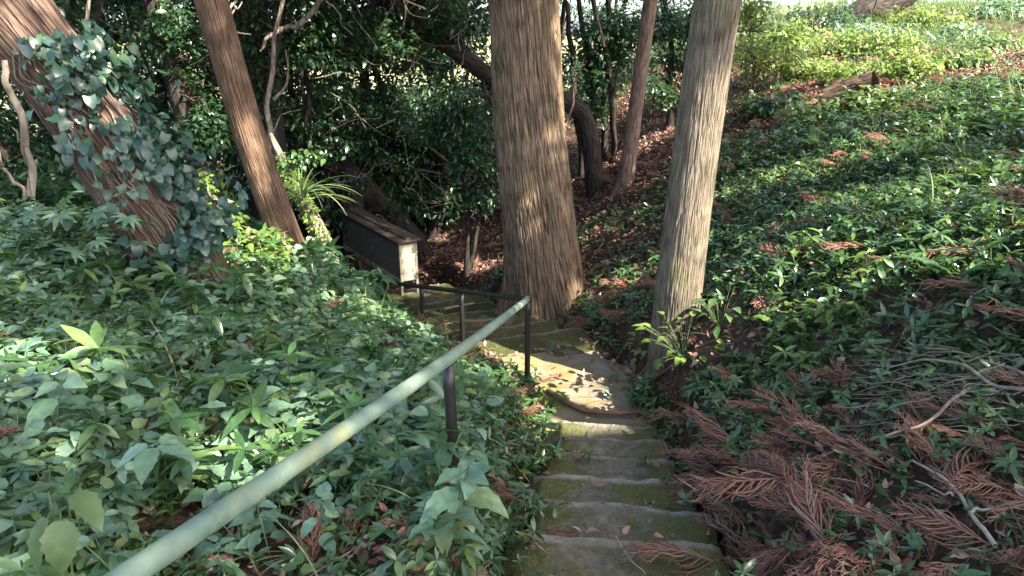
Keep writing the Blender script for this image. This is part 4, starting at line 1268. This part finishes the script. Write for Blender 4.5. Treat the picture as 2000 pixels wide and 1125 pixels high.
TUFT = [join([place(BLADE[j % 4], np.zeros(3), rng.uniform(0, 6.28), rng.normal(1.0, .35), 0, rng.uniform(.12, .3)) for j in range(9)]) for _ in range(6)]
stuff("hillside_grass", TUFT, pgg, rng.uniform(.6, 1.3, len(pgg)), M['grass'], "thin grass tufts over the right hillside")
pc = scatter(5000, 4, 26, 14, 34, lambda x, y: 0 * x + 1)
stuff("crest_grass", TUFT, pc, rng.uniform(1.2, 2.2, len(pc)), M['grass'], "tall pale grass along the sunny crest")
pt = scatter(700, -4, .1, .6, 6, lambda x, y: f_left(x, y))
stuff("bank_grass", TUFT, pt, rng.uniform(.8, 1.5, len(pt)), M['grass'], "thin grass blades among the weeds on the left bank")
# dark undergrowth on the floor of the hollow and under the left trees
pu = scatter(9000, -9, 0, 6.5, 16, lambda x, y: smooth(.9, 1.5, pathx(y) - x) * .9 * (np.hypot(x + 2.2, y - 10.5) > .9))
stuff("undergrowth", LANCE, pu, rng.uniform(1.0, 2.0, len(pu)), M['camellia'], "dark undergrowth beneath the left trees")

# ------------------------------------------------------------------ litter
CURL = []
for k in range(6):
    V, F = leaf(4, rng.uniform(.4, .6), rng.uniform(-.5, .6), rng.uniform(-1.2, 1.6), 'ovate', 0, 0, .25); CURL.append((V, F))


def f_litter(x, y):
    brown = smooth(1.0, -.2, np.abs(x - 1.0 - (y - 8) * .25) - .7) * smooth(5.5, 7.0, y)
    d, _ = path_near(x, y)
    edge = np.exp(-((d - .55) / .35) ** 2)
    hol = smooth(8.5, 10, y) * smooth(1.8, .8, np.abs(x + .7))
    return np.clip(.34 + .45 * smooth(1.8, 2.6, x) + .9 * brown + .55 * edge + .2 * hol, 0, 1) * np.where(d < .40, np.where(y > 5.1, .16, .05), 1)


pl = scatter(120000, -4, 9, 1.0, 17, lambda x, y: f_litter(x, y), 1.0)
n = len(pl)
V, F = inst_many(CURL, pl + np.array([0, 0, .022]) + np.stack([0 * pl[:, 0], 0 * pl[:, 0], rng.uniform(0, .03, n)], -1), rot(rng.uniform(0, 6.28, n), rng.normal(0, .5, n), rng.normal(0, .6, n)), rng.uniform(.028, .07, n))
tag(mesh_obj("leaf_litter", V, F, M['litter']), "dry brown fallen leaves strewn over the slope", "leaves", kind="stuff")


def frond_tpl():
    ax = spline([(0, 0, 0), (rng.normal(0, .06), .5, rng.uniform(.02, .14)), (rng.normal(0, .18), 1, rng.uniform(-.05, .1))], 14)
    bl = [tube(ax, [.010, .005], 4)]
    for k in range(34):
        f = .05 + .93 * k / 34; i = int(f * 13); p = ax[i]; sgn = 1 if k % 2 else -1
        L_ = (.42 * (1 - f) ** .6 + .10) * rng.uniform(.7, 1.15); a_ = sgn * rng.uniform(.30, .62)
        q = p + np.array([math.sin(a_) * L_ * .6, math.cos(a_) * L_ * .6, rng.normal(.0, .04)])
        e = p + np.array([math.sin(a_ * .55) * L_ * 1.05, math.cos(a_ * .55) * L_ * 1.05, rng.normal(-.02, .06)])
        bl.append(tube(spline([p, q, e], 6), [.008, .0115, .003], 4))
        if k % 3 == 0:
            e2 = q + np.array([sgn * .1, .14, rng.normal(0, .04)]); bl.append(tube(spline([q, (q + e2) / 2 + .01, e2], 4), [.009, .003], 4))
    return join(bl)


FROND = [frond_tpl() for k in range(8)]


def f_frond(x, y):
    a_ = np.exp(-(((x - 1.08) / .30) ** 2 + ((y - 2.55) / .42) ** 2)) * 3.2
    b_ = np.exp(-(((x - 1.15) / .3) ** 2 + ((y - 2.0) / .3) ** 2)) * 1.6
    b_ = b_ + np.exp(-(((x - 1.45) / .35) ** 2 + ((y - 1.95) / .4) ** 2)) * .3
    c_ = np.exp(-(((x + .05) / .16) ** 2 + ((y - 2.6) / .9) ** 2)) * .55
    d_ = np.exp(-(((x - .95) / .45) ** 2 + ((y - 6.6) / .5) ** 2)) * .9
    g_ = .22 * smooth(1.6, 2.4, x) * smooth(.0, .4, fbm(x * 1.6, y * 1.6, oct=2, seed=81))
    e_ = g_ + np.exp(-(((x + .35) / .3) ** 2 + ((y - 5.0) / .9) ** 2)) * .5
    return np.clip((a_ + b_ + c_ + d_ + e_ + .06) * offpath(x, y, .34), 0, 1)


pf = scatter(19000, -3.5, 6.5, 1.2, 12, f_frond)
n = len(pf); print("fronds", n)
V, F = inst_many(FROND, pf + np.stack([0 * pf[:, 0], 0 * pf[:, 0], rng.uniform(.0, .06, n) + .03 * rng.uniform(0, 1, n) ** 3], -1), rot(rng.uniform(0, 6.28, n), rng.normal(0, .22, n), rng.normal(0, .5, n)), rng.uniform(.08, .30, n))
tag(mesh_obj("frond_litter", V, F, M['frond']), "reddish-brown dead cedar fronds drifted over the banks", "fronds", kind="stuff")

# twigs in the litter
SH = []
pls = scatter(1500, -1.2, 1.2, 1.4, 9.5, lambda x, y: (path_near(x, y)[0] < .42) * (.2 + .8 * smooth(.1, .4, path_near(x, y)[0])) * np.where((y > 4.4) & (y < 5.7), .3, 1))
nl = len(pls)
V, F = inst_many([leaf(2, .35, .3, .6, 'lance'), leaf(2, .12, .3, .4, 'lance'), CURL[0]], pls + np.array([0, 0, .012]), rot(rng.uniform(0, 6.28, nl), rng.normal(0, .2, nl), rng.normal(0, .3, nl)), rng.uniform(.012, .05, nl))
tag(mesh_obj("step_litter", V, F, M['litter']), "bits of dry leaf and twig lying on the steps and landing", "litter", kind="stuff")
pst = scatter(900, -.3, 1.2, 1.6, 6.5, lambda x, y: (path_near(x, y)[0] < .44) * np.where(y < 4.3, ((y - 2.27) / .4 % 1 < .30) * .8 + .1, .05) * smooth(.05, .3, path_near(x, y)[0]))
V, F = inst_many(GLOSS, pst, rot(rng.uniform(0, 6.28, len(pst)), rng.normal(0, .3, len(pst)), rng.normal(0, .3, len(pst))), rng.uniform(.3, .7, len(pst)))
tag(mesh_obj("step_seedlings", V, F, M['gloss']), "small glossy seedlings rooted along the backs of the steps", "plants", kind="stuff")
bl = []
for p in scatter(420, -2.5, 5, 1.2, 9, lambda x, y: offpath(x, y, .3)):
    L_ = rng.uniform(.08, .35); a_ = rng.uniform(0, 6.28); q = p + np.array([math.cos(a_) * L_, math.sin(a_) * L_, 0]); q[2] = float(H(q[0], q[1])[0])
    p = p + np.array([0, 0, .04]); q = q + np.array([0, 0, rng.uniform(.02, .08)])
    bl.append(limb_block([p, (p + q) / 2 + rng.normal(0, .02, 3), q], [.004, .002], 4, 7, .01, L_ * 50))
V, F = join(bl)
tag(mesh_obj("twig_litter", V, F, M['twig']), "small dead twigs scattered in the ground cover", "twigs", kind="stuff")

# ------------------------------------------------------------------ single fallen things


def on_ground(px, py, D, lift=.05):
    p = PD(px, py, D)
    return p


def ground_at(px, py, lift=.03):
    """Where the ray through the pixel meets the ground."""
    d = P(px, py, 1.0); t = np.linspace(.5, 30, 1500)
    q = d[None] * t[:, None]; h = surf(q[:, 0], q[:, 1])
    i = int(np.argmax(q[:, 2] < h))
    return q[i] + np.array([0, 0, lift])


def gpath(pts, lift=.03): return [ground_at(x, y, lift) for x, y in pts]


branch_obj("exposed_root", "curved brown branch lying across the foot of the landing above the lowest step",
           [(gpath([(1072, 770), (1105, 792), (1150, 810), (1200, 815), (1250, 812), (1300, 802), (1328, 797)], .03), [.018, .02, .016, .013, .009])], M['root'], sides=9, wob=.008)
branch_obj("bent_branch", "bare forked branch curving along the bank below the pale cedar's foot",
           [(gpath([(1222, 775), (1250, 770), (1290, 745), (1328, 718)], .06), [.010, .012, .010]), (gpath([(1225, 785), (1270, 778), (1312, 755)], .04), [.007, .006])], M['root'], wob=.008)
branch_obj("forked_twig", "pale forked dead twig lying in the lower right corner",
           [(gpath([(1932, 1112), (1885, 1045), (1845, 985), (1778, 938)], .08), [.0075, .006, .004]), (gpath([(1885, 1050), (1915, 1043), (1995, 1048)], .09), [.005, .003]), (gpath([(1850, 1012), (1830, 1010), (1776, 985)], .09), [.004, .002])], M['palewood'], wob=.006)
pth = [(gpath([(2010, 870), (1920, 850), (1860, 805), (1790, 790), (1720, 800)], .20), [.008, .006, .003]), (gpath([(1880, 812), (1800, 880), (1720, 908)], .12), [.008, .004]), (gpath([(2005, 800), (1930, 770), (1850, 740), (1780, 735)], .13), [.008, .004])]
for k in range(110):
    px_, py_ = rng.uniform(1700, 1990), rng.uniform(745, 880)
    a_ = rng.normal(2.9, .45); l_ = rng.uniform(40, 120)
    pth.append((gpath([(px_, py_), (px_ + math.cos(a_) * l_ * .5, py_ - math.sin(a_) * l_ * .2 + rng.normal(0, 5)), (px_ + math.cos(a_) * l_, py_ - math.sin(a_) * l_ * .45)], rng.uniform(.06, .20)), [.0024, .0011]))
branch_obj("dead_branch", "fallen dead branch with a fan of fine grey twigs on the right bank", pth, M['twig'], wob=.004)
branch_obj("curved_stick", "curved pale stick lying in the leaves just right of the nearest rail post",
           [(gpath([(912, 868), (915, 845), (945, 828), (990, 838)], .06), [.008, .008, .005])], M['twig'], cat="stick", wob=.006)
branch_obj("dry_tendril", "thin pale dry stem curving over the nearest wide step",
           [([PD(1262, 1122, 1.72), PD(1225, 1085, 1.71), PD(1203, 1045, 1.72)], [.0022, .0016])], M['palewood'], cat="stem", wob=.004)
branch_obj("dark_stick", "dark stick resting against the left end of the wide step",
           [(gpath([(1010, 1045), (1035, 1075), (1065, 1100)], .05), [.005, .004])], M['root'], cat="stick", wob=.004)
branch_obj("fallen_stick", "pale stick lying in the ground cover on the middle of the right hill",
           [(gpath([(1825, 437), (1855, 432), (1890, 428)], .08), [.010, .012])], M['palewood'], cat="stick", wob=.006)
V, F = tube(np.vstack([spline([P(868, 603, 7.9), P(925, 592, 8.1)], 6)]) + np.array([0, 0, .0]), [.015, .012], 6)
tag(mesh_obj("fallen_stick", V, F, M['palewood']), "pale stick lying on the mossy steps behind the rail posts", "stick")

# single big fronds that stand out
for lab, px_, py_, yaw, s_, lf in [("upright dead frond standing in the glossy leaves right of the steps", 1645, 790, .1, .20, .0),
                                   ("large dead frond sweeping left in the drift right of the steps", 1560, 960, 1.9, .42, .06),
                                   ("large dead frond pointing up toward the pale cedar at the drift's top", 1440, 900, .6, .36, .07),
                                   ("dead frond in the drift nearest the bottom edge", 1640, 1085, 2.6, .34, .06),
                                   ("dead frond lying beside the left end of the steps", 990, 975, 1.2, .30, .08),
                                   ("small pinkish dead frond poking up at the right end of the lowest step", 1255, 830, .0, .10, .0),
                                   ("orange dead frond caught in the weeds above the rail", 510, 880, 2.2, .26, .16),
                                   ("dead frond lying at the bottom edge left of the steps", 880, 1105, 1.3, .22, .10),
                                   ("orange sunlit frond near the right edge of the hill", 1955, 505, 1.0, .34, .05),
                                   ("dead frond lying on the mossy steps under the rail", 955, 668, .5, .30, .05)]:
    p = ground_at(px_, py_, lf)
    up_ = 1.2 if "upright" in lab or "poking" in lab else rng.normal(.05, .1)
    V, F = place(FROND[rng.integers(0, 8)], p, yaw, up_, rng.normal(0, .2), s_)
    tag(mesh_obj("cedar_frond", V, F, M['frond']), lab, "frond")

# loose leaves that stand out
for lab, px_, py_, s_, mt in [("round tan leaf lying on the right end of a step", 1358, 957, .035, 'litter'), ("large curled tan leaf at the edge of the frond drift", 1405, 962, .075, 'litter'),
                              ("small pale leaf lying on the sandy landing's far edge", 1113, 666, .06, 'litter')]:
    p = ground_at(px_, py_, .055)
    V, F = place(CURL[rng.integers(0, 6)], p, rng.uniform(0, 6), .1, .1, s_)
    tag(mesh_obj("fallen_leaf", V, F, M['palewood']), lab, "leaf")

# ------------------------------------------------------------------ single plants that stand out
def leafy(name, label, root_p, leaves, mat, cat="plant", stem_r=.003, lf=None):
    """leaves: (tip-base point, yaw, pitch, size)."""
    r = empty(name, root_p, label, cat)
    bs, bl = [], []
    for q, yaw, pit, s_ in leaves:
        bl.append(place(lf or leaf(11, .60, .2, .6, 'ovate', .09, petiole=.15, wave=.06), q, yaw, pit, rng.normal(0, .15), s_))
        bs.append(tube(spline([root_p, (np.asarray(root_p) + q) / 2 + np.array([0, 0, .03]), q], 5), [stem_r, stem_r * .6], 4))
    V, F = join(bl); part("foliage", V, F, mat, r)
    V, F = join(bs); part("stem", V, F, M['grass'], r)
    return r


q0 = P(100, 1000, .98)
leafy("yellowing_plant", "plant with large yellow-green toothed leaves in the bottom left corner", P(105, 1110, 1.05) - np.array([0, 0, .25]),
      [(P(100, 995, .98), 2.7, -.9, .095), (P(118, 1000, .95), 3.4, -1.0, .085), (P(135, 955, .98), -2.0, -.5, .075), (P(95, 960, 1.05), 1.2, .0, .06)], M['yellowing'])
leafy("broad_weed", "taller weed with broad pale leaves standing above the others left of the rail", ground_at(300, 940, 0),
      [(P(300, 868, 1.6) + np.array([0, 0, 0]), a_, rng.normal(-.15, .15), .10) for a_ in (.3, 1.9, 3.2, 4.6, 5.5)], M['weed'])
for lab, px_, py_, h_, n_, L_, mt in [("sunlit pale-leaved plant at the foot of the corner rail post", 1075, 800, .14, 18, .055, 'lush'),
                                      ("pale whorled plant in front of the right side of the pale cedar's foot", 1405, 650, .30, 26, .08, 'gloss'),
                                      ("sunlit leafy sprig at the left side of the pale cedar's foot", 1262, 715, .24, 22, .07, 'lush'),
                                      ("sunlit leafy plant covering the pale cedar's foot", 1335, 705, .26, 40, .075, 'lush'),
                                      ("sunlit broad-leaved plant in the patch of light on the right bank", 1540, 660, .18, 22, .08, 'lush'),
                                      ("sunlit fan-leaved plant behind the light patch on the right bank", 1615, 640, .20, 20, .08, 'lush'),
                                      ("tall green seedling with hanging leaves on the right hill", 1560, 520, .26, 8, .10, 'lush'),
                                      ("tall green seedling nearest the pale cedar on the right hill", 1455, 510, .28, 8, .10, 'lush'),
                                      ("green seedling in the shade above the light patch", 1470, 430, .26, 8, .10, 'lush'),
                                      ("pale green seedling near the middle of the right hill", 1690, 555, .20, 7, .10, 'lush'),
                                      ("glossy plant with bluish leaves at the right end of the wide step", 1440, 1060, .10, 9, .075, 'gloss'),
                                      ("glossy seedling growing on the left end of the second step", 1150, 905, .06, 7, .045, 'gloss'),
                                      ("glossy seedling growing between the steps near their right end", 1260, 905, .06, 8, .045, 'gloss'),
                                      ("bluish seedling in the corner of the step below", 1080, 1005, .05, 5, .05, 'gloss'),
                                      ("bright yellow-green leafy plant on the mound beside the display case", 755, 610, .28, 12, .085, 'lush')]:
    g_ = ground_at(px_, py_, 0)
    leaves = []
    for k in range(n_):
        f = .45 + .55 * (k + 1) / n_; a_ = k * 2.4
        sp_ = .02 + .009 * max(0, n_ - 9); rr_ = sp_ * math.sqrt(rng.uniform(.2, 1))
        leaves.append((g_ + np.array([math.cos(a_ + 1.57) * rr_, math.sin(a_ + 1.57) * rr_, h_ * (f if n_ < 14 else rng.uniform(.3, 1))]), a_, rng.normal(.05, .25), L_ * rng.uniform(.8, 1.2)))
    leafy("seedling", lab, g_, leaves, M[mt], cat="seedling", stem_r=.0022, lf=leaf(6, .40 if n_ < 14 else .56, .25, .7, 'lance' if n_ < 14 else 'ovate', 0, petiole=.1))

# palmate shrub at the left edge, below the leaning cedar
root = empty("palmate_shrub", ground_at(140, 520, 0), "shrub with large hand-shaped leaves left of the leaning cedar's foot", "shrub")
bl, bs = [], []
for k in range(30):
    c = P(rng.uniform(-30, 290), rng.uniform(375, 500), rng.uniform(4.2, 4.9)); yaw = rng.uniform(0, 6.28); pit = rng.normal(-.15, .3); Rm = rot([yaw], [pit], [rng.normal(0, .3)])
    s_ = rng.uniform(.10, .16)
    lobes = join([place(leaf(4, .26, .3, .5, 'lance'), np.zeros(3), a_, .1, 0, 1 - .25 * abs(a_) / 2.2) for a_ in np.linspace(-2.1, 2.1, 8)])
    bl.append(inst(lobes, np.array([c]), Rm, np.array([s_])))
    b_ = np.array(root.location) + rng.normal(0, .1, 3) * np.array([1, 1, 0])
    bs.append(tube(spline([b_, (b_ + c) / 2 + np.array([0, 0, .1]), c], 6), [.006, .003], 4))
V, F = join(bl); part("foliage", V, F, M['weed'], root)
V, F = join(bs); part("stem", V, F, M['grass'], root)

# ferns on the right hill
PIN = []
for k in range(3):
    ax = spline([(0, 0, 0), (0, .5, .22), (0, 1, .1)], 22); bl = [tube(ax, [.008, .003], 3)]
    for i in range(2, 22):
        w_ = .30 * math.sin(math.pi * (i / 22) ** .6) + .03
        for sgn in (-1, 1): bl.append(place(leaf(2, .28, .1, .4, 'lance'), ax[i], -sgn * 1.25, 0, 0, w_))
    PIN.append(join(bl))
for lab, px_, py_ in [("fern at the right edge of the hill below the bare patch", 1960, 270), ("fern on the hill right of the tall seedlings", 1800, 330), ("fern low on the right hill near the light patch", 1860, 560),
                      ("fern in front of the mossy log", 1600, 300)]:
    g_ = ground_at(px_, py_, .02)
    V, F = join([place(PIN[k % 3], g_, k * 1.05 + rng.normal(0, .2), rng.normal(.35, .15), 0, rng.uniform(.22, .36)) for k in range(6)])
    tag(mesh_obj("fern", V, F, M['fern']), lab, "fern")
for lab, px_, py_, n_, L_ in [("tuft of long pale grass blades on the right hill", 1880, 340, 26, .34), ("small grass tuft near the right edge of the hill", 1985, 430, 22, .3),
                              ("broad grass blades in the bottom left weeds", 180, 1000, 10, .30), ("grass tuft growing at the left edge of the weeds", 40, 860, 16, .3)]:
    tuft("grass_tuft", lab, ground_at(px_, py_, 0), n_, L_, M['grass'])
